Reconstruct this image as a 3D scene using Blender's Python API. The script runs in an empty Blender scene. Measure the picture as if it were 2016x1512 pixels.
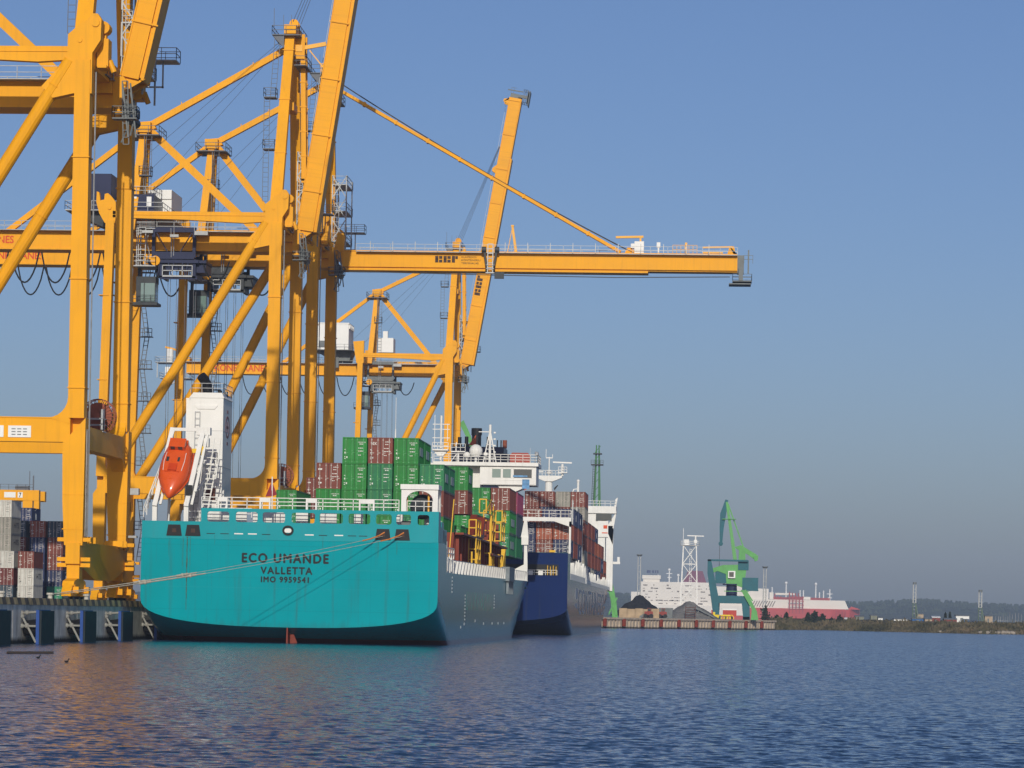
import bpy, bmesh, math, random
from mathutils import Vector, Matrix, noise
random.seed(7)
R = math.radians
scn = bpy.context.scene
col = scn.collection

# ------------------------------------------------------------------ camera
EYE = 2.95
FPX = 5700.0            # focal length in pixels of the 2016 px wide photograph
YAW, ROLL = R(4.0), R(1.1)
cd = bpy.data.cameras.new('camera')
cam = bpy.data.objects.new('camera', cd)
col.objects.link(cam)
fw = Vector((-math.sin(YAW), math.cos(YAW), 0))
rt = Vector((math.cos(YAW), math.sin(YAW), 0))
up = Vector((0, 0, 1))
rr = rt*math.cos(ROLL) + up*math.sin(ROLL)
uu = up*math.cos(ROLL) - rt*math.sin(ROLL)
M = Matrix((rr, uu, -fw)).transposed().to_4x4()
M.translation = Vector((0, 0, EYE))
cam.matrix_world = M
cd.sensor_width = 36
cd.lens = 36*FPX/2016
cd.shift_y = (1210-756)/2016
cd.clip_start = 1
cd.clip_end = 30000
scn.camera = cam

# ------------------------------------------------------------------ sky, sun, exposure
SUN_DIR = Vector((-0.06, 1.0, -0.40)).normalized()      # direction the light travels
w = bpy.data.worlds.new('World')
scn.world = w
w.use_nodes = True
nt = w.node_tree
sky = nt.nodes.new('ShaderNodeTexSky')
sky.sky_type = 'NISHITA'
sky.sun_disc = False
sky.sun_elevation = math.asin(-SUN_DIR.z)
sky.sun_rotation = math.pi - 0.06
sky.altitude = 0
sky.air_density = 1.0
sky.dust_density = 1.35
sky.ozone_density = 5.0
bg = nt.nodes['Background']
bg.inputs['Strength'].default_value = 0.078
tint = nt.nodes.new('ShaderNodeMix'); tint.data_type = 'RGBA'; tint.blend_type = 'MULTIPLY'; tint.inputs['Factor'].default_value = 1
tint.inputs['B'].default_value = (.99, .94, 1.07, 1)
nt.links.new(sky.outputs[0], tint.inputs['A'])
nt.links.new(tint.outputs['Result'], bg.inputs['Color'])
sd = bpy.data.lights.new('sun', 'SUN')
sd.energy = 3.3
sd.angle = R(0.5)
sd.color = (1.0, 0.94, 0.80)
so = bpy.data.objects.new('sun', sd)
so.rotation_euler = SUN_DIR.to_track_quat('-Z', 'Y').to_euler()
col.objects.link(so)
scn.view_settings.view_transform = 'Standard'
scn.view_settings.look = 'None'
scn.view_settings.exposure = 0.0
scn.view_settings.gamma = 1.0
scn.cycles.max_bounces = 6
scn.cycles.diffuse_bounces = 3
scn.cycles.glossy_bounces = 3
scn.cycles.transmission_bounces = 2
scn.cycles.volume_bounces = 0
scn.cycles.use_denoising = True

# ------------------------------------------------------------------ mesh helpers
class MB:
    """collects shapes and links them as ONE mesh object"""
    def __init__(s): s.v = []; s.f = []; s.m = []; s.k = 0
    def add(s, vs, fs):
        n = len(s.v); s.v += [tuple(p) for p in vs]
        for f in fs: s.f.append([i+n for i in f]); s.m.append(s.k)
    def bx(s, x0, x1, y0, y1, z0, z1):
        s.add([(x0,y0,z0),(x1,y0,z0),(x1,y1,z0),(x0,y1,z0),(x0,y0,z1),(x1,y0,z1),(x1,y1,z1),(x0,y1,z1)],
              [(0,3,2,1),(4,5,6,7),(0,1,5,4),(1,2,6,5),(2,3,7,6),(3,0,4,7)])
    def cb(s, c, d):
        s.bx(c[0]-d[0]/2, c[0]+d[0]/2, c[1]-d[1]/2, c[1]+d[1]/2, c[2]-d[2]/2, c[2]+d[2]/2)
    def beam(s, p, q, a, b, a2=None, b2=None, side=(0,1,0)):
        """rectangular bar p->q; a = size along 'side', b = size across"""
        p = Vector(p); q = Vector(q); d = (q-p)
        if d.length < 1e-6: return
        d.normalize(); sv = Vector(side); sv = sv - d*sv.dot(d)
        if sv.length < 1e-3:
            sv = Vector((1,0,0)) - d*d.x
        if sv.length < 1e-3: sv = Vector((0,0,1))
        sv.normalize(); tv = d.cross(sv)
        a2 = a if a2 is None else a2; b2 = b if b2 is None else b2
        vs = []
        for c, A, B in ((p,a,b),(q,a2,b2)):
            for i, j in ((-1,-1),(1,-1),(1,1),(-1,1)):
                vs.append(c + sv*(i*A/2) + tv*(j*B/2))
        s.add(vs, [(0,3,2,1),(4,5,6,7),(0,1,5,4),(1,2,6,5),(2,3,7,6),(3,0,4,7)])
    def tube(s, p, q, r, r2=None, n=10, cap=True):
        p = Vector(p); q = Vector(q); d = q-p
        if d.length < 1e-6: return
        d.normalize(); a = d.orthogonal().normalized(); b = d.cross(a)
        r2 = r if r2 is None else r2
        vs = []
        for c, rad in ((p,r),(q,r2)):
            for i in range(n):
                t = 2*math.pi*i/n; vs.append(c + a*(rad*math.cos(t)) + b*(rad*math.sin(t)))
        fs = [(i,(i+1)%n,n+(i+1)%n,n+i) for i in range(n)]
        if cap: fs += [tuple(range(n-1,-1,-1)), tuple(range(n,2*n))]
        s.add(vs, fs)
    def path(s, pts, r, n=6):
        for i in range(len(pts)-1): s.tube(pts[i], pts[i+1], r, n=n)
    def prism(s, pts, y0, y1):
        """outline in x,z pushed from y0 to y1"""
        n = len(pts)
        vs = [(p[0],y0,p[1]) for p in pts] + [(p[0],y1,p[1]) for p in pts]
        ar = sum(pts[i][0]*pts[(i+1)%n][1]-pts[(i+1)%n][0]*pts[i][1] for i in range(n))
        fr = list(range(n)); bk = [n+i for i in range(n-1,-1,-1)]
        sd_ = [(i,n+i,n+(i+1)%n,(i+1)%n) for i in range(n)]
        if ar < 0: fr = fr[::-1]; bk = bk[::-1]; sd_ = [f[::-1] for f in sd_]
        s.add(vs, [fr, bk] + sd_)
    def prismx(s, pts, x0, x1):
        """outline in y,z pushed from x0 to x1"""
        n0 = len(s.v); s.prism(pts, x0, x1)
        for i in range(n0, len(s.v)):
            x, y, z = s.v[i]; s.v[i] = (y, x, z)
        # mirrored, so turn the new faces round
        cnt = len(pts)+2
        for i in range(len(s.f)-cnt, len(s.f)): s.f[i] = list(s.f[i])[::-1]
    def prismz(s, pts, z0, z1):
        n = len(pts)
        vs = [(p[0],p[1],z0) for p in pts] + [(p[0],p[1],z1) for p in pts]
        s.add(vs, [list(range(n-1,-1,-1)), [n+i for i in range(n)]] + [(i,(i+1)%n,n+(i+1)%n,n+i) for i in range(n)])
    def rail(s, pts, h=1.1, step=1.6, t=0.06, mid=1):
        for i in range(len(pts)-1):
            p = Vector(pts[i]); q = Vector(pts[i+1]); L = (q-p).length
            n = max(1, round(L/step))
            for k in range(n+1):
                c = p.lerp(q, k/n); s.beam(c, c+Vector((0,0,h)), t, t)
            for j in range(mid+1):
                z = Vector((0,0,h*(j+1)/(mid+1))); s.beam(p+z, q+z, t, t)
    def ladder(s, p, q, w=0.6, side=(1,0,0), t=0.06, cage=0.0, step=0.6):
        p = Vector(p); q = Vector(q); sv = Vector(side).normalized()*(w/2); L = (q-p).length
        s.beam(p-sv, q-sv, t, t); s.beam(p+sv, q+sv, t, t)
        n = max(1, int(L/step))
        for k in range(n+1):
            c = p.lerp(q, k/n); s.beam(c-sv, c+sv, t*0.8, t*0.8)
    def ball(s, c, r, nu=12, nv=8, sz=1.0):
        vs = []; fs = []
        for j in range(nv+1):
            th = math.pi*j/nv
            for i in range(nu):
                ph = 2*math.pi*i/nu
                vs.append((c[0]+r*math.sin(th)*math.cos(ph), c[1]+r*math.sin(th)*math.sin(ph), c[2]+r*sz*math.cos(th)))
        for j in range(nv):
            for i in range(nu):
                fs.append((j*nu+i,(j+1)*nu+i,(j+1)*nu+(i+1)%nu,j*nu+(i+1)%nu))
        s.add(vs, fs)
    def build(s, name, mats, parent=None, smooth=False):
        me = bpy.data.meshes.new(name)
        me.from_pydata(s.v, [], s.f)
        if not isinstance(mats, (list, tuple)): mats = [mats]
        for m in mats: me.materials.append(m)
        if len(mats) > 1: me.polygons.foreach_set('material_index', s.m)
        if smooth: me.polygons.foreach_set('use_smooth', [True]*len(me.polygons))
        me.update()
        o = bpy.data.objects.new(name, me)
        col.objects.link(o)
        if parent: o.parent = parent
        return o

def split_build(mb, name, mats, parent=None):
    """every connected piece of the builder becomes an object of its own"""
    par = list(range(len(mb.v)))
    def find(a):
        while par[a] != a: par[a] = par[par[a]]; a = par[a]
        return a
    for f in mb.f:
        for b in f[1:]: par[find(b)] = find(f[0])
    groups = {}
    for f in mb.f: groups.setdefault(find(f[0]), []).append(f)
    out = []
    for g in groups.values():
        ids = sorted({i for f in g for i in f}); mp = {i: k for k, i in enumerate(ids)}
        p = MB(); p.add([mb.v[i] for i in ids], [[mp[i] for i in f] for f in g]); out.append(p.build(name, mats, parent))
    return out
def tag(o, label=None, cat=None, group=None, kind=None):
    if label: o['label'] = label
    if cat: o['category'] = cat
    if group: o['group'] = group
    if kind: o['kind'] = kind
    return o
def thing(name, label, cat, loc=(0,0,0), rz=0, group=None):
    o = bpy.data.objects.new(name, None); col.objects.link(o)
    o.location = loc; o.rotation_euler = (0,0,rz); o.empty_display_size = 0.5
    return tag(o, label, cat, group)
def copy_tree(o, parent=None):
    c = o.copy(); col.objects.link(c)
    if parent: c.parent = parent
    for ch in list(o.children): copy_tree(ch, c)
    return c
def text_mesh(body, size, extrude=0.0, align='LEFT', sx=1.0, space=1.0):
    """letters in the x,z plane facing -y, baseline at the origin"""
    cu = bpy.data.curves.new('t', 'FONT'); cu.body = body; cu.size = size
    cu.extrude = extrude; cu.align_x = align; cu.space_character = space; cu.resolution_u = 3
    ob = bpy.data.objects.new('t', cu); col.objects.link(ob)
    me = bpy.data.meshes.new_from_object(ob.evaluated_get(bpy.context.evaluated_depsgraph_get()))
    bpy.data.objects.remove(ob)
    vs = [(v.co.x*sx, v.co.z, v.co.y) for v in me.vertices]
    vs = [(x, -zz, y) for (x, zz, y) in vs]
    fs = [list(p.vertices) for p in me.polygons]
    bpy.data.meshes.remove(me)
    return vs, fs
def letters(mb, body, size, at, axis='x', sx=1.0, extrude=0.02, align='LEFT', space=1.0, bold=0.0):
    """axis 'x': reads along +x on a face looking to -y; 'y': reads along +y on a face looking to +x"""
    vs, fs = text_mesh(body, size, extrude, align, sx, space)
    out = []
    for x, y, z in vs:
        if axis == 'x': out.append((at[0]+x, at[1]+y, at[2]+z))
        else: out.append((at[0]-y, at[1]+x, at[2]+z))
    mb.add(out, fs)

# ------------------------------------------------------------------ materials
MATS = {}
def mat(name, rgb, rough=0.5, metal=0.0, var=0.12, scale=0.6, streak=0.0, spec=0.18, coat=0.0, objcol=False, stain=None):
    """painted or raw surface with procedural variation of tone and gloss"""
    if name in MATS: return MATS[name]
    m = bpy.data.materials.new(name); m.use_nodes = True
    t = m.node_tree; N = t.nodes; L = t.links
    b = N['Principled BSDF']
    b.inputs['Metallic'].default_value = metal
    b.inputs['Specular IOR Level'].default_value = spec
    b.inputs['Coat Weight'].default_value = coat
    b.inputs['Coat Roughness'].default_value = 0.12
    tc = N.new('ShaderNodeTexCoord')
    n1 = N.new('ShaderNodeTexNoise'); n1.inputs['Scale'].default_value = scale; n1.inputs['Detail'].default_value = 6
    L.new(tc.outputs['Object'], n1.inputs['Vector'])
    mp = N.new('ShaderNodeMapRange'); L.new(n1.outputs['Fac'], mp.inputs['Value'])
    mp.inputs['From Min'].default_value = 0.3; mp.inputs['From Max'].default_value = 0.7
    mp.inputs['To Min'].default_value = 1-var; mp.inputs['To Max'].default_value = 1+var*0.5
    mx = N.new('ShaderNodeMix'); mx.data_type = 'RGBA'; mx.blend_type = 'MULTIPLY'; mx.inputs['Factor'].default_value = 1
    if objcol:
        oi = N.new('ShaderNodeObjectInfo'); L.new(oi.outputs['Color'], mx.inputs['A'])
    else:
        mx.inputs['A'].default_value = (*rgb, 1)
    L.new(mp.outputs['Result'], mx.inputs['B'])
    last = mx.outputs['Result']
    if streak > 0:          # rain streaks and dirt running down
        mpg = N.new('ShaderNodeMapping'); mpg.inputs['Scale'].default_value = (2.2, 2.2, 0.12)
        L.new(tc.outputs['Object'], mpg.inputs['Vector'])
        n2 = N.new('ShaderNodeTexNoise'); n2.inputs['Scale'].default_value = 1.3; n2.inputs['Detail'].default_value = 5
        L.new(mpg.outputs['Vector'], n2.inputs['Vector'])
        m2 = N.new('ShaderNodeMapRange'); L.new(n2.outputs['Fac'], m2.inputs['Value'])
        m2.inputs['From Min'].default_value = 0.52; m2.inputs['From Max'].default_value = 0.78
        m2.inputs['To Min'].default_value = 0.0; m2.inputs['To Max'].default_value = streak
        x2 = N.new('ShaderNodeMix'); x2.data_type = 'RGBA'
        x2.inputs['B'].default_value = (*(stain or (0.10,0.06,0.035)), 1)
        L.new(m2.outputs['Result'], x2.inputs['Factor']); L.new(last, x2.inputs['A'])
        last = x2.outputs['Result']
    L.new(last, b.inputs['Base Color'])
    r2 = N.new('ShaderNodeMapRange'); L.new(n1.outputs['Fac'], r2.inputs['Value'])
    r2.inputs['To Min'].default_value = max(0.02, rough-0.12); r2.inputs['To Max'].default_value = min(1, rough+0.12)
    L.new(r2.outputs['Result'], b.inputs['Roughness'])
    MATS[name] = m
    return m
YEL = mat('crane yellow paint', (0.79, 0.352, 0.006), rough=0.5, var=0.10, scale=0.25, streak=0.16, spec=0.15)
YELF = mat('faded yellow paint', (0.80, 0.42, 0.07), rough=0.5, var=0.12, scale=0.4)
LADD = mat('dark grey ladder steel', (0.13, 0.14, 0.16), rough=0.5, var=0.2)
GALV = mat('galvanised steel', (0.33, 0.34, 0.35), rough=0.45, metal=0.3, var=0.2, scale=1.5)
DARK = mat('dark machinery steel', (0.045, 0.05, 0.055), rough=0.5, var=0.3, scale=1.2)
GREYM = mat('grey machinery paint', (0.15, 0.165, 0.17), rough=0.5, var=0.25, scale=1.0)
NAVY = mat('navy blue paint', (0.014, 0.020, 0.062), rough=0.4, var=0.15, scale=0.5)
WHITE = mat('white ship paint', (0.72, 0.71, 0.68), rough=0.4, var=0.07, scale=0.7, streak=0.12)
WHITEC = mat('clean white panel', (0.74, 0.74, 0.72), rough=0.45, var=0.05)
GLASS = mat('dark window glass', (0.03, 0.045, 0.05), rough=0.06, var=0.1, spec=0.8)
GREENGL = mat('greenish cab glass', (0.16, 0.24, 0.22), rough=0.05, var=0.1, spec=0.9)
REDL = mat('red lettering', (0.62, 0.07, 0.015), rough=0.5, var=0.1)
BLACK = mat('black paint', (0.012, 0.012, 0.014), rough=0.5, var=0.2)
BROWNL = mat('dark brown lettering', (0.05, 0.022, 0.012), rough=0.5, var=0.1)
CABLE = mat('black rubber cable', (0.015, 0.016, 0.018), rough=0.6, var=0.1)
WIRE = mat('steel wire rope', (0.10, 0.10, 0.11), rough=0.5, metal=0.5, var=0.1)
REEL = mat('rusty red reel paint', (0.30, 0.085, 0.045), rough=0.6, var=0.25, scale=1.5)
def letters_fit(mb, body, cap, x0, x1, y, z, axis='x', bold=0.0, extrude=0.015, space=1.0):
    """text stretched to run from x0 to x1 with the given capital height, on a face looking to -y (or to +x)"""
    cu = bpy.data.curves.new('t', 'FONT'); cu.body = body; cu.size = 1; cu.extrude = 0.0; cu.resolution_u = 3; cu.offset = 0; cu.space_character = space
    ob = bpy.data.objects.new('t', cu); col.objects.link(ob)
    me = bpy.data.meshes.new_from_object(ob.evaluated_get(bpy.context.evaluated_depsgraph_get()))
    bpy.data.objects.remove(ob)
    xs = [v.co.x for v in me.vertices]; ys = [v.co.y for v in me.vertices]
    a, b, c, d = min(xs), max(xs), min(ys), max(ys)
    out = []
    for v in me.vertices:
        u = x0 + (v.co.x-a)/(b-a)*(x1-x0); h = z + (v.co.y-max(c,0 if c>-.08 else c))/(d-c)*cap
        out.append((u, y, h) if axis == 'x' else (y, u, h))
    fs = [list(p.vertices) for p in me.polygons]
    mb.add(out, fs)
    if bold:        # heavier strokes: the same letters again, shifted a little and a hair prouder
        for k, (du, dh) in enumerate(((-bold,0),(bold,0),(0,-bold),(0,bold))):
            if axis == 'x': mb.add([(a+du, b_-.001*(k+1), c_+dh) for a, b_, c_ in out], fs)
            else: mb.add([(a+.001*(k+1), b_+du, c_+dh) for a, b_, c_ in out], fs)
    bpy.data.meshes.remove(me)
# ------------------------------------------------------------------ setting: water, quay, land
ZQ = 3.4            # quay level
XQ = -53.2          # quay face
XR = -55.1          # waterside crane rail

# ------------------------------------------------------------------ ship to shore cranes
def ring(mb, x, y, z, sx, sy):      # bolted flange round a leg
    mb.bx(x-sx/2-.07, x+sx/2+.07, y-sy/2-.07, y+sy/2+.07, z-.05, z+.05)
def platform(mb, x0, x1, y0, y1, z, h=1.1, open_sides=''):
    mb.bx(x0, x1, y0, y1, z-.12, z)
    P = [(x0,y0,z),(x1,y0,z),(x1,y1,z),(x0,y1,z),(x0,y0,z)]
    for i, nm in enumerate('fbkl'):
        if nm not in open_sides: mb.rail([P[i], P[i+1]], h)

def kkt_logo(mb, at, s, axis='x', ang=0.0):
    """block letter mark on a girder face, s = cell size"""
    cells = []
    def cell(c, r, w=1, h=1): cells.append((c, r, w, h))
    for o in (0, 2.5):
        cell(o, 0, .95, .95); cell(o, 1, .95, .95); cell(o+1.15, 0, 1, .85); cell(o+1.15, 1.1, 1, .85); cell(o, .9, .95, .2)
    cell(5.0, 0, .95, 2); cell(6.05, 1.1, .75, .85)
    ca, sa = math.cos(ang), math.sin(ang)
    for c, r, w_, h_ in cells:
        q = [(c*s,r*s),((c+w_)*s,r*s),((c+w_)*s,(r+h_)*s),(c*s,(r+h_)*s)]
        q = [(a*ca-b*sa, a*sa+b*ca) for a, b in q]
        vs = [(at[0]+a, at[1]-.02, at[2]+b) for a, b in q] + [(at[0]+a, at[1], at[2]+b) for a, b in q]
        mb.add(vs, [(0,1,2,3),(7,6,5,4),(0,4,5,1),(1,5,6,2),(2,6,7,3),(3,7,4,0)])

def crane(label, Y0, wb, g, zg, raised, boomL=55.0, tilt=0.15, apex=77.3, lsapex=63.0, house='navy', troll=-14.0,
          text_x=None, text_h=1.75, back=30.0, face=2.15, dz=0.0, head_hook=False, legs_w=1.55, tro_col='navy', name_board=None, reel=True, plate_x=None, dx=0.0):
    """x from the waterside rail towards the water, y from the near frame away, z world height; zg = underside of the girder"""
    T = thing('container_crane', label, 'crane', (XR+dx, Y0, ZQ), 0, 'yellow ship to shore cranes on the quay')
    O = -ZQ
    def Z(z): return z+O
    zp = 19.2+dz*0.3          # top of portal beams
    zt = zg+4.6               # top of the leg heads
    H = 54.9-49.0+zg          # pin height
    ym = wb/2
    # legs
    for y in (0, wb):
        for x in (0, -g):
            m = MB()
            lw = legs_w if x == 0 else legs_w*0.72
            ly = 1.3 if x == 0 else 1.1
            # lower leg, widening to the portal corner
            m.prism([(x-lw*.56, Z(8.2)), (x+lw*.56, Z(8.2)), (x+lw*.62, Z(zp)), (x-lw*.78, Z(zp-2.2)), (x-lw*.72, Z(12))], y-ly*.55, y+ly*.55)
            m.beam((x,y,Z(zp-.01)), (x-(0 if x == 0 else -0.6), y, Z(zg+2.9)), ly, lw, ly, lw*0.95, side=(0,1,0))
            # fillet between leg and portal beam
            sgn = -1 if x == 0 else 1
            pts = [(x+sgn*lw*.4, Z(zp+1.9)), (x+sgn*lw*.5, Z(zp+1.9))]
            for k in range(7):
                a = math.pi/2*k/6
                pts.append((x+sgn*(lw*.5+1.8*(1-math.cos(a))), Z(zp+1.8*(1-math.sin(a)))))
            pts.append((x+sgn*(lw*.4), Z(zp-.5)))
            m.prism(pts, y-ly*.47, y+ly*.47)
            for zz in (zp+2.6, zp+12.0, zp+22.5, 12.6, 9.6):
                ring(m, x-(0 if zz > 15 else lw*.06), y, Z(zz), lw*(1.0 if zz > 15 else 1.2), ly*1.05)
            if x == 0:      # head plate with the hinge ear of the mast
                zz = zg
                hp = [(-.8,zz),(.8,zz),(.8,zz+3.5),(1.5,zz+4.6),(1.55,zz+6.4),(1.2,zz+6.9),(.7,zz+6.9),(.4,zz+6.4),(-.2,zz+6.1),(-1.35,zz+5.1),(-1.4,zz+3.0),(-3.6,zz+.6),(-2.6,zz-.4)]
                m.prism([(a,Z(b)) for a,b in hp], y-.5, y+.5)
                m.tube((1.05,y-.62,Z(zz+6.1)), (1.05,y+.62,Z(zz+6.1)), .36, n=12)
                m.tube((-.3,y-.58,Z(zz+4.6)), (-.3,y+.58,Z(zz+4.6)), .22, n=10)
            elif head_hook: # landside head with its open jaw
                zz = zg+2.6; hx = -g
                hp = [(-.7,zz),(.6,zz),(.7,zz+.9),(.65,zz+2.6),(.1,zz+3.3),(-.35,zz+3.7),(-.75,zz+3.6),(-.8,zz+2.9),(-1.3,zz+2.8),(-1.45,zz+3.8),(-1.75,zz+3.9),(-1.8,zz+2.6),(-1.4,zz+1.2)]
                m.prism([(hx+.6+a,Z(b)) for a,b in hp], y-.35, y+.35)
                m.tube((hx+.5,y-.5,Z(zz+1.9)), (hx+.5,y+.5,Z(zz+1.9)), .25, n=10)
            else:
                hp = [(-.7,zg+2),(.8,zg+2),(.8,zg+6.6),(-1.4,zg+6.4),(-1.3,zg+5.6)]
                m.prism([(-g+.5+a,Z(b)) for a,b in hp], y-.5, y+.5)
            m.build('leg', YEL, T)
    # portal beams along the boom, ties along the quay
    for y in (0, wb):
        m = MB(); m.bx(-g+.4, -.5, y-.55, y+.55, Z(zp-2.1), Z(zp)); m.bx(-g+.4, -.5, y-.62, y+.62, Z(zp-.06), Z(zp+.03))
        m.build('portal_beam', YEL, T)
    for x in (0, -g):
        m = MB()
        lw = .62
        z0, z1 = zp-2.6, zp-.6
        prof = [(0.5,Z(z1+1.9))]
        for k in range(7):
            a = math.pi/2*k/6; prof.append((.6+1.9*(1-math.cos(a)), Z(z1+1.9*(1-math.sin(a)))))
        for k in range(7):
            a = math.pi/2*(6-k)/6; prof.append((wb-.6-1.9*(1-math.cos(a)), Z(z1+1.9*(1-math.sin(a)))))
        prof += [(wb-.5,Z(z1+1.9)),(wb-.5,Z(z0-1.3)),(wb-2.2,Z(z0)),(2.2,Z(z0)),(.5,Z(z0-1.3))]
        m.prismx(prof, x-lw, x+lw)
        m.build('portal_tie', YEL, T)
        m = MB()        # sill beam low over the bogies, deepest in the middle
        m.prismx([(-.9,Z(8.4)),(-.9,Z(6.6)),(2.2,Z(5.9)),(5.5,Z(5.3)),(wb-5.5,Z(5.3)),(wb-2.2,Z(5.9)),(wb+.9,Z(6.6)),(wb+.9,Z(8.4)),(wb-1,Z(8.5)),(1,Z(8.5))], x-.62, x+.62)
        for yy in (1.6, 3.4, wb-3.4, wb-1.6):
            m.prismx([(yy-.1,Z(8.45)),(yy+.1,Z(8.45)),(yy+.1,Z(9.0)),(yy-.1,Z(9.0))], x-.6, x+1.1)
        for yy in (-1.0, wb+1.0):       # buffers and jacking ears
            for zz in (8.7, 7.0, 6.5):
                m.beam((x-1.45,yy*.2+(.0 if yy<0 else wb*.8),Z(zz)), (x+1.45,yy*.2+(0 if yy<0 else wb*.8),Z(zz)), .5, .34)
        m.build('sill_beam', YEL, T)
        for y in (0, wb):
            m = MB(); s = 1
            m.prismx([(y-2.5,Z(4.7)),(y-2.2,Z(5.1)),(y-.8,Z(5.35)),(y+.8,Z(5.35)),(y+2.2,Z(5.1)),(y+2.5,Z(4.7)),(y+2.0,Z(4.4)),(y-2.0,Z(4.4))], x-.5, x+.5); m.bx(x-.55,x+.55,y-.6,y+.6,Z(5.3),Z(6.9))
            for d in (-2.0, 2.0):
                m.prismx([(y+d-1.2,Z(4.1)),(y+d-.4,Z(4.85)),(y+d+.4,Z(4.85)),(y+d+1.2,Z(4.1)),(y+d+1.1,Z(3.8)),(y+d-1.1,Z(3.8))], x-.42, x+.42)
                m.tube((x-.55,y+d,Z(4.7)), (x+.55,y+d,Z(4.7)), .14)
                m.cb((x+.65,y+d,Z(4.35)), (.5,.6,.55))
            bo = m.build('bogie', YEL, T)
            m = MB()
            for d in (-2.75,-1.25,1.25,2.75):
                m.tube((x-.2,y+d,Z(3.78)), (x+.2,y+d,Z(3.78)), .36, n=14)
            split_build(m, 'wheel', DARK, bo)
    # diagonal braces in both frames
    for y in (0, wb):
        m = MB()
        m.tube((-1.2,y,Z(zg+2.9)), (-g+.7,y,Z(zp-.3)), .62, n=14)
        a = Vector((-1.2,y,Z(zg+2.9))); b = Vector((-g+.7,y,Z(zp-.3)))
        for f_ in (.07,.35,.62,.93):
            c = a.lerp(b,f_); dd = (b-a).normalized()*.05; m.tube(c-dd, c+dd, .68, n=14)
        m.build('diagonal_brace', YEL, T)
        m = MB()
        m.prism([(-1.0,Z(zg+4.1)),(-1.0,Z(zg+2.95)),(-4,Z(zg+2.75)),(-g*.55,Z(zg+3.1)),(-g+.9,Z(zg+3.3)),(-g+.9,Z(zg+4.1))], y-.35, y+.35)
        m.bx(-g+.9, -1.0, y-.42, y+.42, Z(zg+3.62), Z(zg+3.68))
        m.build('upper_tie_beam', YEL, T)
    for x in (.1, -g+.6):
        m = MB(); m.bx(x-.7, x+.7, .6, wb-.6, Z(zg+2.3), Z(zg+4.2))
        m.bx(x-.9, x+.9, ym-2.2, ym+2.2, Z(zg+1.4), Z(zg+2.5))
        m.build('cross_beam', YEL, T)
    # girder
    xb = -g-back
    m = MB()
    m.bx(xb, 1.6, ym-1.5, ym+1.5, Z(zg+.35), Z(zg+2.5))
    m.bx(xb, 1.6, ym-1.75, ym+1.75, Z(zg+.15), Z(zg+.36))
    m.bx(xb, 1.6, ym-1.6, ym+1.6, Z(zg+2.48), Z(zg+2.56))
    m.prism([(1.0,Z(zg+2.9)),(1.0,Z(zg-.3)),(2.0,Z(zg-.3)),(2.3,Z(zg+.7)),(2.0,Z(zg+1.2)),(2.2,Z(zg+2.6)),(1.9,Z(zg+2.95))], ym-1.9, ym-1.2)
    m.prism([(1.0,Z(zg+2.9)),(1.0,Z(zg-.3)),(2.0,Z(zg-.3)),(2.3,Z(zg+.7)),(2.0,Z(zg+1.2)),(2.2,Z(zg+2.6)),(1.9,Z(zg+2.95))], ym+1.2, ym+1.9)
    xx = xb+4
    while xx < 0:
        m.bx(xx-.06, xx+.06, ym-1.56, ym-1.5, Z(zg+.4), Z(zg+2.4)); xx += 7.5
    G = m.build('girder', YEL, T)
    m = MB()
    for s in (-1, 1):
        m.bx(xb, 1.2, ym+s*1.6, ym+s*2.6, Z(zg+2.5), Z(zg+2.58))
        m.rail([(xb,ym+s*2.6,Z(zg+2.58)),(1.2,ym+s*2.6,Z(zg+2.58))], 1.1, 2.2)
    m.build('walkway', GALV, G)
    if text_x is not None:
        m = MB(); letters_fit(m, 'KONECRANES', text_h, text_x, text_x+text_h*8.2, ym-1.53, Z(zg+1.42-text_h*.5), bold=.03)
        m.build('lettering', REDL, G)
    # waterside mast: two columns closing towards the apex
    A0 = Vector((-.1,0,Z(zg+5.2)))
    for s, y in ((-1,0),(1,wb)):
        m = MB(); top = Vector((.25, ym+s*1.6, Z(apex)))
        m.beam((-.1,y,Z(zg+4.8)), top, 1.0, 1.45, .8, 1.15, side=(0,1,0))
        for f_ in (.3,.6,.88):
            c = Vector((-.1,y,Z(zg+4.8))).lerp(top, f_); m.bx(c.x-.75, c.x+.75, c.y-.55, c.y+.55, c.z-.05, c.z+.05)
        m.build('mast_column', YEL, T)
    m = MB()
    m.bx(-.5,1.0,ym-2.4,ym+2.4,Z(apex-.7),Z(apex+.5)); m.bx(-.2,.8,ym-1.6,ym+1.6,Z(apex-10.2),Z(apex-9.2))
    m.bx(.5,2.0,ym-1.2,ym-.8,Z(apex-3.6),Z(apex-.5)); m.bx(.5,2.0,ym+.8,ym+1.2,Z(apex-3.6),Z(apex-.5))
    split_build(m, 'mast_head', YEL, T)
    for yy in (-.6,.6):
        m = MB(); m.tube((.5,ym+yy-.2,Z(apex+.9)),(.5,ym+yy+.2,Z(apex+.9)),.6,n=14); m.build('rope_sheave', YEL, T)
    m = MB()
    platform(m, -1.9, 1.6, ym-3.2, ym+3.2, Z(apex-.9)); platform(m, .9, 2.4, ym-2.6, ym+2.2, Z(apex-4.6))
    m.prism([(-1.9,Z(apex-1.0)),(-.4,Z(apex-1.0)),(-.4,Z(apex-2.6))], ym-3.0, ym-2.85)
    for zz in (apex-9, apex-15.5): platform(m, -2.6, -1.1, ym-4.6, ym-2.9, Z(zz))
    m.ladder((-2.2,ym-4.3,Z(apex-15)), (-2.2,ym-4.3,Z(apex-9)), .7); m.ladder((-1.6,ym-3.4,Z(apex-9)), (-1.2,ym-2.9,Z(apex-.9)), .7)
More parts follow.
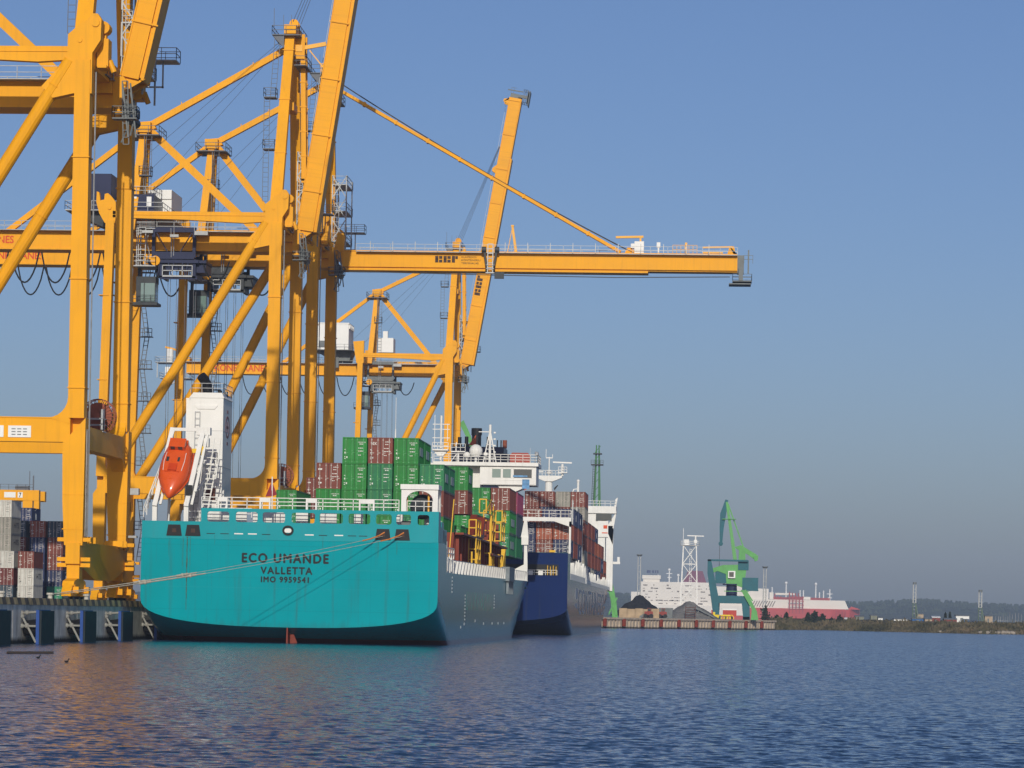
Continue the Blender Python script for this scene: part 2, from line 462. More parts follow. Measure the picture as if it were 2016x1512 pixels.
    m.ladder((-2.0,ym-5.6,Z(zg+6)), (-2.2,ym-4.4,Z(apex-15.5)), .7)
    for xx in (-.8,.2): m.beam((xx,ym-1,Z(apex+.2)), (xx,ym-1,Z(apex+2.0)), .05, .05)
    m.beam((-1.7,ym-3.0,Z(apex)), (-1.7,ym-3.0,Z(apex+2.4)), .06, .06)
    m.build('mast_platform', LADD, T)
    # stair and hoist frame at the mast foot
    m = MB()
    for zz in (zg+4.3, zg+8.5, zg+12.2): platform(m, .9, 3.0, ym+1.6, wb-1.6, Z(zz))
    for xx, yy in ((.95,ym+1.7),(2.9,ym+1.7),(.95,wb-1.7),(2.9,wb-1.7)):
        m.beam((xx,yy,Z(zg+2)), (xx,yy,Z(zg+13.4)), .16, .16)
    for k in range(3):
        m.beam((.95,ym+1.7,Z(zg+4.3+k*3)), (2.9,ym+1.7,Z(zg+7.3+k*3)), .12, .12); m.beam((2.9,ym+1.7,Z(zg+4.3+k*3)), (.95,ym+1.7,Z(zg+7.3+k*3)), .12, .12)
    m.ladder((1.6,ym+1.65,Z(zg+2.5)), (1.6,ym+1.65,Z(zg+12)), .6)
    platform(m, .4, 4.6, wb-.4, wb+1.6, Z(zg+6.5)); m.beam((1.2,wb+.5,Z(zg+3.2)), (1.2,wb+.5,Z(zg+6.4)), .14,.14); m.beam((3.2,wb+.5,Z(zg+4.0)), (3.2,wb+.5,Z(zg+6.4)), .14,.14); m.beam((1.2,wb+.5,Z(zg+4.1)), (3.3,wb+.5,Z(zg+4.1)), .14,.14)
    m.build('access_tower', GALV, T)
    m = MB()        # boom hoist brake and latch gear in front of the leg head
    for yy in (1.6, wb-1.6):
        m.bx(.9,1.9,yy-.7,yy+.7,Z(zg+2.6),Z(zg+5.0))
        for k in range(3): m.tube((1.4,yy-.5,Z(zg+3.0+k*.8)),(1.4,yy+.5,Z(zg+3.0+k*.8)),.5,n=10)
        m.tube((1.4,yy-.6,Z(zg+6.0)),(1.4,yy+.6,Z(zg+6.0)),.55,n=12); m.bx(1.2,1.6,yy-.3,yy+.3,Z(zg+4.9),Z(zg+6.0))
        m.beam((.8,yy+.9,Z(zg+3)),(.8,yy+.9,Z(zg+6.8)),.12,.12); m.tube((1.9,yy,Z(zg+3.2)),(2.3,yy,Z(zg+2.2)),.25); m.bx(1.0,1.8,yy-.9,yy+.9,Z(zg+2.45),Z(zg+2.7))
        m.build('hinge_gear', YEL, T); m = MB()
    m.prism([(1.6,Z(zg+2.4)),(3.0,Z(zg+2.4)),(3.2,Z(zg+4.6)),(2.2,Z(zg+5.2))], ym-1.1, ym-.7)
    m.build('boom_latch_plate', YEL, T)
    m = MB()
    for xx in (2.6,3.3): m.beam((xx,ym-2.6,Z(zg-2.6)),(xx-.6,ym-2.6,Z(zg+2.2)),.12,.14)
    m.ladder((2.4,ym-2.5,Z(zg-3.2)),(2.2,ym-2.5,Z(zg+2.4)),.5,t=.09); platform(m,1.2,3.4,ym-3.0,ym-1.9,Z(zg-.9),1.0); platform(m,-.9,1.0,ym-4.4,ym-1.9,Z(zg+2.7),1.0)
    m.path([(2.6,ym-2,Z(zg+1.5)),(3.1,ym-2.1,Z(zg-.5)),(2.7,ym-2.2,Z(zg-2.4))],.09); m.path([(2.2,ym-1.9,Z(zg+1.0)),(2.5,ym-2.2,Z(zg-1.6)),(1.9,ym-2.2,Z(zg-3.0))],.08)
    m.build('hinge_platform', GREYM, T)
    m = MB(); m.bx(1.9,2.7,ym-2.0,ym+2.0,Z(zg-.2),Z(zg+.5)); m.tube((2.3,ym-2.3,Z(zg-.6)),(2.3,ym+2.3,Z(zg-.6)),.42,n=12); m.build('hinge_pin', DARK, T)
    # landside mast, stays
    lx = -g*.86
    la = Vector((lx, ym, Z(lsapex)))
    for s, y in ((-1,ym-3.5),(1,ym+3.5)):
        m = MB(); m.beam((lx-1.0,y,Z(zg+2.5)), (lx,ym+s*.9,Z(lsapex-.4)), .7, 1.1, .6, .9, side=(0,1,0)); m.build('landside_mast', YEL, T)
    m = MB(); m.bx(lx-.9,lx+.9,ym-1.6,ym+1.6,Z(lsapex-.9),Z(lsapex+.4)); m.prism([(lx-1.6,Z(lsapex-1.2)),(lx+1.4,Z(lsapex-.2)),(lx+.9,Z(lsapex+.7)),(lx-.4,Z(lsapex+.6))], ym-.5, ym+.5)
    m.build('landside_mast_head', YEL, T)
    m = MB(); platform(m, lx-2.0, lx+2.2, ym-2.4, ym+2.4, Z(lsapex-1.3), open_sides='')
    m.ladder((lx+.9,ym-2.2,Z(zg+3)), (lx+.9,ym-2.2,Z(lsapex-1.3)), .7); m.beam((lx+.3,ym-2.2,Z(zg+3)), (lx+.3,ym-2.2,Z(lsapex-1.3)), .08,.08)
    platform(m, lx-.2, lx+1.3, ym-2.9, ym-1.6, Z(lsapex-6.5))
    m.build('landside_platform', LADD, T)
    m = MB()
    m.beam((-.2,ym,Z(apex-2.0)), la+Vector((.4,0,.1)), .7, .75)
    a = Vector((-.2,ym,Z(apex-2.0)))
    for f_ in (.25,.5,.75):
        c = a.lerp(la,f_); m.beam(c+Vector((0,0,.38)), c+Vector((0,0,.7)), .1,.1)
    m.build('back_stay', YEL, T)
    m = MB(); m.beam(la+Vector((-.6,0,-.4)), (-36.0,ym,Z(zg+2.6)), .6, .7); m.build('rear_stay', YEL, T)
    m = MB(); m.beam(la+Vector((.6,0,-.5)), (-3.4,ym,Z(zg+2.5)), .8, .95); m.build('girder_strut', YEL, T)
    for k in range(3):
        m = MB(); m.path([(-.4,ym-.6+.6*k,Z(apex-.6)), (-g-3+3*k,ym-.6+.6*k,Z(zg+7))], .022); m.build('hoist_rope', WIRE, T)
    # boom
    hz = zg+2.0
    B = bpy.data.objects.new('boom', None)
    m = MB()
    L = boomL
    m.bx(1.0, L, ym-1.5, ym+1.5, .5-face, .5)
    m.bx(1.0, L, ym-1.62, ym+1.62, .5, .62)
    m.bx(1.0, L*.78, ym-1.42, ym+1.42, .05-face, .32-face)
    m.bx(1.0, L, ym-1.2, ym+1.2, .32-face, .5-face)
    m.bx(1.0, L, ym-1.515, ym-1.5, -.10, -.06)
    m.prism([(0,.35),(0,-.35),(1.2,-1.65),(1.2,.5)], ym-1.2, ym-.8); m.prism([(0,.35),(0,-.35),(1.2,-1.65),(1.2,.5)], ym+.8, ym+1.2)
    if raised:
        k = 6.0
        while k < L: m.beam((k,ym-1.58,-1.75), (k,ym-1.58,.72), .14, .14, side=(1,0,0)); k += 7.2
    m.prism([(L*.72,.6),(L*.72+.4,1.5),(L*.72+1.0,1.5),(L*.72+2.0,.6)], ym-.5, ym+.5)
    m.prism([(L-1.4,.6),(L-1.1,1.7),(L-.5,1.7),(L,-.4),(L,.6)], ym-1.4, ym-1.1); m.prism([(L-1.4,.6),(L-1.1,1.7),(L-.5,1.7),(L,-.4),(L,.6)], ym+1.1, ym+1.4)
    bo = m.build('boom', YEL, T)
    rot = 0.0 if not raised else -(math.pi/2 - tilt)
    bo.location = (1.9, 0, Z(hz)); bo.rotation_euler = (0, rot, 0)
    m = MB()
    for s in (-1, 1):
        if raised and s < 0: continue
        m.bx(3, L, ym+s*1.65, ym+s*2.3, .35, .43)
        m.rail([(3,ym+s*2.3,.43),(L,ym+s*2.3,.43)], 1.0, 2.4, t=.05)
    if not raised:
        for xx in [5+3.1*k for k in range(16)]: m.beam((xx,ym-2.5,.43), (xx,ym-2.5,1.75), .09,.09)
    m.build('boom_walkway', GALV, bo)
    m = MB()        # tip: spreader of lights, sheaves, inspection platform
    m.bx(L,L+.9,ym-1.2,ym+1.2,-1.9,.5); platform(m, L-.6, L+2.0, ym-1.6, ym+1.6, -3.0, h=.9); m.bx(L-1.1,L+1.9,ym-1.5,ym+1.5,-3.5,-3.35)
    m.bx(L+.2,L+.8,ym-1.7,ym-1.5,-3.0,-1.2); m.bx(L+1.4,L+1.6,ym-1.5,ym-1.3,-2.0,1.2); m.rail([(L+.9,ym-1.2,-.6),(L+2.1,ym-1.2,-.6)],1.1,.6)
    m.build('boom_tip_platform', GREYM, bo)
    if not raised:
        m = MB()
        m.bx(L*.745,L*.745+1.3,ym-1.0,ym,.62,2.3); m.bx(L*.745-.5,L*.745+.2,ym-.9,ym-.2,1.4,2.0); m.bx(L*.80,L*.80+.5,ym-.9,ym-.5,1.5,2.2); m.beam((L*.80+.25,ym-.7,.6),(L*.80+.25,ym-.7,1.6),.2,.2)
        split_build(m, 'winch_cabinet', WHITEC, bo)
        m = MB(); m.beam((L*.745+.8,ym-.4,2.3),(L*.745+.8,ym-.4,3.0),.25,.25); m.beam((L*.745+1.2,ym-.4,3.0),(L*.745-2.6,ym-.4,2.9),.35,.3)
        m.beam((L-4.8,ym-1.3,1.5),(L-.8,ym-1.3,1.6),.25,.22); m.beam((L-4.8,ym-1.3,.8),(L-2,ym-1.3,.8),.2,.2); m.bx(L*.87,L*.87+.3,ym-1,ym-.8,.6,2.2); m.rail([(L*.84,ym-1.2,.6),(L*.90,ym-1.2,.6)],1.2,.6)
        m.beam((24.9,ym+1.2,.5),(24.3,ym+1.2,4.4),.4,.4,.3,.3); m.beam((23.6,ym+1.2,.5),(24.25,ym+1.2,4.2),.1,.1); m.bx(24.1,24.5,ym+1,ym+1.4,4.4,4.65)
        split_build(m, 'boom_davit', YELF, bo)
        m = MB()    # hinge frame and stair half way out
        xx = 21.6
        m.beam((xx-.9,ym-2.6,.9),(xx-.35,ym-2.6,-2.3),.28,.28); m.beam((xx+.9,ym-2.6,.9),(xx+.35,ym-2.6,-2.3),.28,.28)
        m.tube((xx-1.2,ym-2.7,.75),(xx-.6,ym-2.7,.75),.4); m.tube((xx+.6,ym-2.7,.75),(xx+1.2,ym-2.7,.75),.4); m.bx(xx+.6,xx+1.9,ym-2.6,ym-2.2,-3.2,-2.3)
        m.build('spreader_bracket', DARK, bo)
        m = MB(); m.ladder((xx,ym-2.75,1.5),(xx,ym-2.75,-2.4),.7,t=.12); platform(m, xx-.6, xx+.6, ym-2.9, ym-2.0, -2.4, h=1.0)
        m.build('service_ladder', GALV, bo)
        m = MB(); m.path([(L-1,ym-1.4,-2.5),(L*.7,ym-1.4,-2.75),(L*.4,ym-1.4,-2.6),(2,ym-1.4,-2.3)], .06); m.build('catenary_rope', WIRE, bo)
    if name_board:
        m = MB()
        if raised: kkt_logo(m, (name_board, ym-1.53, -.85), .6)
        else:
            kkt_logo(m, (name_board, ym-1.53, -.95), .46)
            for k, wd in enumerate(('KLAIPEDOS','KONTEINERIU','TERMINALAS')): letters(m, wd, .36, (name_board+3.6, ym-1.53, -.30-.42*k), sx=1.15, extrude=.01)
        m.build('lettering', BROWNL, bo)
    # stays of the boom
    if not raised:
        for s in (-.35, .35):
            m = MB()
            p = Vector((.9, ym+s, Z(apex-2.2))); q = Vector((1.9+L*.71, ym+s, Z(hz+.9)))
            m.beam(p, q, .34, .42)
            for k in range(1, 9):
                c = p.lerp(q, k/9); m.beam(c-(q-p).normalized()*.12, c+(q-p).normalized()*.12, .5, .62)
            m.build('fore_stay', YEL, T)
        for k in range(4):
            p = Vector((.9, ym-.6+.4*k, Z(apex-1.1))); q = Vector((1.9+L*.71+2.0, ym-.6+.4*k, Z(hz+.7)))
            m = MB(); m.path([p.lerp(q,t/12)+Vector((0,0,-.75*4*(t/12)*(1-t/12))) for t in range(13)], .03)
            m.build('hoist_rope', WIRE, T)
    else:
        ca, sa = math.cos(rot), math.sin(rot)
        def bp(x, z): return Vector((1.9 + x*ca + z*sa, ym, Z(hz) - x*sa + z*ca))
        p = bp(apex-zg-3.5, .7)
        m = MB(); m.beam((1.2,ym-1,Z(apex-2.3)), p+Vector((-.1,-1,0)), .3, .5); m.beam((2.6,ym-1,Z(apex-2.5)), bp(apex-zg-6.5,.7)+Vector((0,-1,0)), .12, .14); m.bx(.9,1.7,ym-1.3,ym-.7,Z(apex-2.7),Z(apex-1.9))
        m.build('boom_latch', YELF, T)
        for s in (-.5, .5):
            m = MB(); lk = Vector((1.75,ym+s*1.6,Z(apex-3.4)))
            q = Vector((2.15,ym+s*1.6,Z(apex-19)))
            m.beam(lk, q, .34, .62); m.beam(q+Vector((-.3,0,0)), Vector((bp(apex-zg-20,.6).x+.2, ym+s*1.6, q.z)), .34, .5)
            for k in range(1,5):
                c = lk.lerp(q,k/5); m.bx(c.x-.4,c.x+.4,c.y-.22,c.y+.22,c.z-.08,c.z+.08)
            m.build('fore_stay', YEL, T)
        for k in range(4):
            m = MB(); m.path([(.4+.25*k, ym-.9+.6*k, Z(apex+1.2)), bp(L*.82,.9)+Vector((0,-.9+.6*k,0))], .035)
            m.build('hoist_rope', WIRE, T)
    # machinery house on the girder
    if house == 'navy':
        m = MB(); m.bx(-g-4.0,-g-.6,ym-3.4,ym+3.4,Z(zg+5.0),Z(zg+9.6)); m.bx(-g-5.2,-g-4.0,ym-3,ym+1,Z(zg+5),Z(zg+7.2)); H_ = m.build('machinery_house', NAVY, T)
        m = MB(); m.bx(-g+1.2,-g+6.0,ym+2.6,ym+9.8,Z(zg+5.6),Z(zg+8.5)); m.bx(-g+1.2,-g+6.02,ym+2.4,ym+2.6,Z(zg+7.3),Z(zg+8.4)); m.build('winch_room', WHITEC, T)
        m = MB(); m.bx(-g+1.4,-g+4.8,ym-3.0,ym+2.3,Z(zg+4.9),Z(zg+7.1)); for_w = m.build('switch_room', NAVY, T)
        m = MB()
        for xx in (-g+2.0,-g+3.9): m.bx(xx,xx+.6,ym-3.04,ym-3.0,Z(zg+5.6),Z(zg+6.8))
        split_build(m, 'window', WHITEC, for_w)
        m = MB(); platform(m,-g-6.2,-g+.6,ym-4.6,ym+4.2,Z(zg+4.9)); platform(m,-g+.6,-g+6.2,ym-4.4,ym+10,Z(zg+4.8)); m.rail([(-g+1.4,ym-3,Z(zg+7.1)),(-g+4.8,ym-3,Z(zg+7.1)),(-g+4.8,ym+8,Z(zg+7.6))],1.0,1.2)
        m.build('house_platform', GALV, T)
        m = MB(); m.prism([(-g-6,Z(zg+4.75)),(-g-.6,Z(zg+4.75)),(-g-.6,Z(zg+2.9)),(-g-1.6,Z(zg+2.9))], ym-3.4, ym+3); m.bx(-g-.8,-g+.3,ym-2.6,ym-1.6,Z(zg+.6),Z(zg+4.4)); m.build('house_support', DARK, T)
    else:
        m = MB()
        if house == 'big':
            m.bx(-g-9.0,-g-2.6,ym-5,ym+3,Z(zg+5.2),Z(zg+10.6)); m.bx(-g-9.1,-g-2.5,ym-5.1,ym+3.1,Z(zg+10.5),Z(zg+10.75))
            for k in range(5): m.bx(-g-2.6,-g-2.35,ym-4.4+1.5*k,ym-3.9+1.5*k,Z(zg+9.6),Z(zg+10.5))
        else: m.bx(-g+3,-g+7,ym-2.6,ym+2,Z(zg+2.7),Z(zg+5.0))
        H_ = m.build('machinery_house', WHITEC, T)
        m = MB()
        if house == 'big':
            m.bx(-g-8.6,-g-6.6,ym-5.05,ym-5,Z(zg+5.6),Z(zg+7.0)); m.build('louvre', GREYM, H_)
            m = MB(); platform(m,-g-10,-g-1.6,ym-6.2,ym+4,Z(zg+5.1)); m.prism([(-g-9.6,Z(zg+5)),(-g-2,Z(zg+5)),(-g-2.6,Z(zg+3.0)),(-g-6.2,Z(zg+3.0))], ym-3, ym+2); m.bx(-g-5.6,-g-4.8,ym-3.2,ym-2.8,Z(zg+1.6),Z(zg+4.6)); m.build('house_platform', GREYM, T)
            m = MB(); m.bx(-g+3.2,-g+6.4,ym-2,ym+2,Z(zg+5),Z(zg+8.0)); m.bx(-g+4.2,-g+5.2,ym-2,ym-1,Z(zg+8),Z(zg+9.4)); m.build('winch_room', WHITEC, T)
        else:
            m.bx(-g+3.4,-g+4.0,ym-2.64,ym-2.6,Z(zg+3.6),Z(zg+4.4)); m.bx(-g+5.0,-g+5.6,ym-2.64,ym-2.6,Z(zg+3.6),Z(zg+4.4)); split_build(m, 'window', GLASS, H_)
    if house == 'big':     # cable anchorage and service jib at the rear end of the girder
        m = MB(); platform(m, xb-5.5, xb+1, ym-2.6, ym+2.6, Z(zg-.9)); platform(m, xb-6.5, xb-1, ym-2.4, ym+2.4, Z(zg+2.4)); m.beam((xb-6,ym-2.2,Z(zg-.9)),(xb-6,ym-2.2,Z(zg+2.4)),.2,.2); m.beam((xb-.5,ym-2.2,Z(zg-.9)),(xb-5,ym-2.2,Z(zg-3.2)),.3,.3); m.build('rear_platform', GALV, T)
        m = MB(); m.bx(xb-4.4,xb-3,ym-2,ym,Z(zg-.8),Z(zg+1.4)); m.tube((xb-3.6,ym-1.2,Z(zg+2.4)),(xb-3.6,ym-1.2,Z(zg+5.2)),.75,n=12); split_build(m, 'winch_cabinet', WHITEC, T)
        m = MB(); m.beam((xb-1.2,ym-1,Z(zg+2.4)),(xb-1.2,ym-1,Z(zg+5)),.5,.5); m.beam((xb-1.2,ym-1,Z(zg+4.8)),(xb-4.6,ym-1,Z(zg+5.6)),.4,.4); m.bx(xb-2,xb+.6,ym-1.4,ym+1.4,Z(zg+2.5),Z(zg+3.6)); m.build('service_jib', YEL, T)
    # trolley with the driver's cab
    if troll is not None:
        c = {'navy': NAVY, 'dark': DARK, 'grey': GREYM}[tro_col]
        x0, x1 = troll-2.6, troll+2.6
        m = MB()
        for yy in (ym-2.5, ym+2.5):
            for xx in (x0, x1): m.bx(xx-.2,xx+.2,yy-.2,yy+.2,Z(zg-.8),Z(zg+3.0))
            m.bx(x0,x1,yy-.22,yy+.22,Z(zg+2.4),Z(zg+3.0)); m.bx(x0,x1,yy-.22,yy+.22,Z(zg-1.0),Z(zg-.1))
            if tro_col == 'navy':
                m.beam((x0+.3,yy,Z(zg+2.4)), (x0+1.8,yy,Z(zg-.1)), .12,.12); m.beam((x1-.3,yy,Z(zg+2.4)), (x1-1.8,yy,Z(zg-.1)), .12,.12)
        m.bx(x0+.6,x1+1.5,ym-2.3,ym+2.3,Z(zg-1.45),Z(zg-1.1)); m.bx(x0+.6,x1+.6,ym-2.7,ym-2.4,Z(zg-1.5),Z(zg-1.1))
        m.bx(x0+.8,x0+1.1,ym-2.4,ym+2.4,Z(zg-3.3),Z(zg-1.0)); m.bx(x0+.8,x1+.4,ym-2.4,ym-2.0,Z(zg-3.5),Z(zg-3.1)); m.bx(x1-.2,x1+.2,ym-2.4,ym+2.4,Z(zg-3.4),Z(zg-1.0))
        for k in range(4): m.tube((x0+1.9+k*.85,ym-2.2,Z(zg-2.0)), (x0+1.9+k*.85,ym-1.0,Z(zg-2.0)), .42, n=10)
        for k in range(5): m.beam((x0+.9+k*.9,ym-2.55,Z(zg-1.0)),(x0+.9+k*.9+(.5 if k%2 else -.3),ym-2.55,Z(zg-3.1)),.1,.12)
        m.bx(x0-1.0,x0+.9,ym-2.2,ym+2.2,Z(zg-1.4),Z(zg-1.0)); m.bx(x1,x1+1.4,ym-1.8,ym+2.2,Z(zg-2.6),Z(zg-1.5))
        TR = m.build('trolley', c, T)
        m = MB(); m.path([(x0+2.2,ym-2.7,Z(zg+2.9)),(x0+2.3,ym-2.7,Z(zg+.4)),(x0+2.3,ym-2.7,Z(zg-.8))],.06); m.path([(x0+2.6,ym-2.7,Z(zg+3.3)),(x0+2.6,ym-2.7,Z(zg-.6))],.06); m.bx(x0+2.1,x0+3.2,ym-2.75,ym-2.5,Z(zg+1.7),Z(zg+2.1)); m.path([(x0-.6,ym-2.6,Z(zg+2.4)),(x0-.9,ym-2.6,Z(zg+1.2)),(x0-.5,ym-2.6,Z(zg-.3)),(x0-.8,ym-2.6,Z(zg-1.6))],.07); m.build('trolley_pipe', GALV, TR)
        m = MB(); m.tube((x0+.3,ym-2.9,Z(zg-1.25)),(x0+.3,ym-2.3,Z(zg-1.25)),.62,n=14); m.build('trolley_motor', YEL, TR)
        m = MB()
        platform(m, x0-2.4, x0+.4, ym-3.2, ym+1.0, Z(zg-1.9)); platform(m, x0-2.2, x0+.2, ym-2.8, ym-1.4, Z(zg+2.9), h=1.2); m.ladder((x0-1.4,ym-3.0,Z(zg-1.9)), (x0-1.4,ym-3.0,Z(zg+2.9)), .9, t=.1)
        m.ladder((x0-1.9,ym-2.6,Z(zg-1.9)), (x0-1.9,ym-2.6,Z(zg+2.9)), .5, t=.1)
        m.rail([(x0+1.2,ym-2.6,Z(zg-3.1)), (x1-.2,ym-2.6,Z(zg-3.1))], 1.3, 1.3, t=.1); m.bx(x0+1.2,x1-.2,ym-2.65,ym-2.2,Z(zg-3.25),Z(zg-3.05))
        m.bx(x0-1.4,x0,ym-3.2,ym-2.6,Z(zg+2.2),Z(zg+2.55)); m.bx(x1+.1,x1+1.8,ym-3.2,ym-2.4,Z(zg+2.0),Z(zg+2.5)); m.rail([(x1+.1,ym-3.2,Z(zg+2.5)),(x1+1.8,ym-3.2,Z(zg+2.5))],1.1,.8)
        split_build(m, 'trolley_platform', GALV, TR)
        cx, cz = x0-.9, zg-6.4
        m = MB(); m.bx(cx-2.1,cx+1.3,ym-1.7,ym+1.0,Z(cz-.35),Z(cz)); m.bx(cx-1.5,cx+1.0,ym-1.3,ym+.8,Z(cz+2.5),Z(cz+3.3)); m.bx(cx-1.5,cx-.9,ym-1.3,ym+.8,Z(cz),Z(cz+2.5))
        for xx in (cx-1.45,cx+.9): m.bx(xx,xx+.3,ym-.6,ym+.3,Z(cz+3.3),Z(zg-1.9))
        for xx in (cx-.5,cx+.9): m.bx(xx,xx+.1,ym-1.32,ym-1.2,Z(cz),Z(cz+2.5))
        m.rail([(cx-2.1,ym-1.7,Z(cz)),(cx+1.3,ym-1.7,Z(cz))], .9, .8)
        CB = m.build('driver_cab', DARK, T)
        m = MB(); m.bx(cx-.9,cx+.95,ym-1.25,ym+.75,Z(cz+.15),Z(cz+2.5)); m.build('cab_window', GREENGL, CB)
        m = MB()
        for k in range(4):
            xx = x0+1.6+k*1.1; m.beam((xx,ym-.8,Z(zg-1.5)), (xx,ym-.8,Z(zg-30)), .05,.05); m.beam((xx,ym+.8,Z(zg-1.5)), (xx,ym+.8,Z(zg-30)), .05,.05)
        m.build('spreader_rope', WIRE, TR)
        m = MB(); xx = x0-3.0; n = 0
        while xx > xb+2 and n < 6:      # looped feed cable under the girder
            wd = 3.6; dp = 3.9
            pts = [(xx-wd*t/10, ym-1.9, Z(zg-.2-dp*math.sin(math.pi*t/10)**.7)) for t in range(11)]
            m.path(pts, .11, n=5); m.build('festoon_cable', CABLE, T); m = MB(); xx -= wd+.35; n += 1
        pts = [(x1+1.0+3.4*t/10, ym-1.9, Z(zg-1.2-2.6*math.sin(math.pi*t/10)**.7)) for t in range(11)]
        m.path(pts, .11, n=5)
        m.build('festoon_cable', CABLE, T)
    # cable reel and stairs
    if reel:
        m = MB(); c = Vector((-.2, wb*.52, Z(zp+.8))); r = 1.55
        for yy in (-.35,.35):
            for k in range(24):
                a = 2*math.pi*k/24; b = 2*math.pi*(k+1)/24
                m.beam(c+Vector((r*math.cos(a),yy,r*math.sin(a))), c+Vector((r*math.cos(b),yy,r*math.sin(b))), .08,.08)
                m.beam(c+Vector((.3*math.cos(a),yy,.3*math.sin(a))), c+Vector((r*math.cos(a),yy,r*math.sin(a))), .05,.07)
        m.tube(c+Vector((0,-.28,0)), c+Vector((0,.28,0)), 1.25, n=20); m.tube(c+Vector((0,-.6,0)), c+Vector((0,.6,0)), .3, n=12)
        m.build('cable_reel', REEL, T)
        m = MB(); platform(m,-.9,.7,wb*.52-2.2,wb*.52-.9,Z(zp-.6)); m.beam((.4,wb*.52-1.0,Z(zp-.5)),(.4,wb*.52-1.0,Z(zp+1.4)),.3,.3); m.beam((-.9,wb*.52-1.0,Z(zp-.5)),(-.9,wb*.52-1.0,Z(zp+1.2)),.12,.12); m.build('reel_platform', GALV, T)
    m = MB()
    zz = 9.0; k = 0; lx2 = -g+1.3
    while zz < zg+2:                       # zigzag ladders with landings up the landside leg
        z2 = min(zz+4.2, zg+2.4)
        m.ladder((lx2+(.5 if k%2 else -.1), wb+.5, Z(zz)), (lx2+(-.1 if k%2 else .5), wb+.5, Z(z2)), .55, t=.1)
        m.bx(lx2-.6,lx2+1.2,wb+.1,wb+1.2,Z(z2-.1),Z(z2)); m.rail([(lx2-.6,wb+.1,Z(z2)),(lx2+1.2,wb+.1,Z(z2))],1.0,.6,t=.08)
        zz = z2; k += 1
        if z2 >= zg+2.3: break
    m.build('zigzag_ladder', LADD, T)
    m = MB()
    m.ladder((.95,-.2,Z(9)), (.95,-.2,Z(zp-1)), .4, side=(0,1,0), t=.05)
    m.tube((.98,.35,Z(9)), (.98,.35,Z(zg+2)), .07, n=6)
    m.bx(.8,1.6,wb+.2,wb+.8,Z(9.4),Z(9.6)); m.bx(.8,1.5,wb+.3,wb+.8,Z(6.9),Z(7.05)); m.bx(.9,1.7,wb+.3,wb+.9,Z(13.4),Z(14.0))
    m.build('leg_fittings', GALV, T)
    if plate_x:
        for px in plate_x:
            m = MB(); m.bx(px-1.0,px+1.0,-.62,-.56,Z(zp-1.75),Z(zp-.75)); P_ = m.build('sign_plate', WHITEC, T)
            m = MB()
            for k in range(3):
                for j in range(3): m.bx(px-.7+.5*j,px-.35+.5*j,-.635,-.62,Z(zp-1.55+.24*k),Z(zp-1.47+.24*k))
            m.build('lettering', GREYM, P_)
    return T

crane('nearest and largest yellow crane, its cable reel and sign plates above the quay containers', 247, 18.4, 21.0, 47.2, True, face=1.6, tilt=.215, apex=77, legs_w=1.42, dx=-.15, house='small', troll=None, plate_x=(-4.9,-7.3))
crane('yellow crane with raised boom and navy machinery house behind the lifeboat', 356, 17.8, 21.4, 48.1, True, face=2.0, tilt=.145, apex=76.4, lsapex=64.2, house='navy', troll=-14.0, text_x=-42.4, text_h=.92, back=34, head_hook=True, tro_col='navy')
crane('yellow crane with its boom lowered level far out over the water', 389, 19.0, 18.2, 50.2, False, boomL=55.4, apex=77.9, lsapex=67.6, house='small', troll=-13.4, text_x=-47.2, text_h=1.0, back=40, head_hook=True, tro_col='dark', name_board=13.9)
crane('farthest yellow crane with raised boom and white machinery house', 590, 20.0, 18.9, 51.9, True, face=2.3, boomL=57.0, tilt=.165, apex=79.5, lsapex=69.6, house='big', troll=-15.0, text_x=-49.9, text_h=1.36, back=37, tro_col='grey', name_board=15.4)
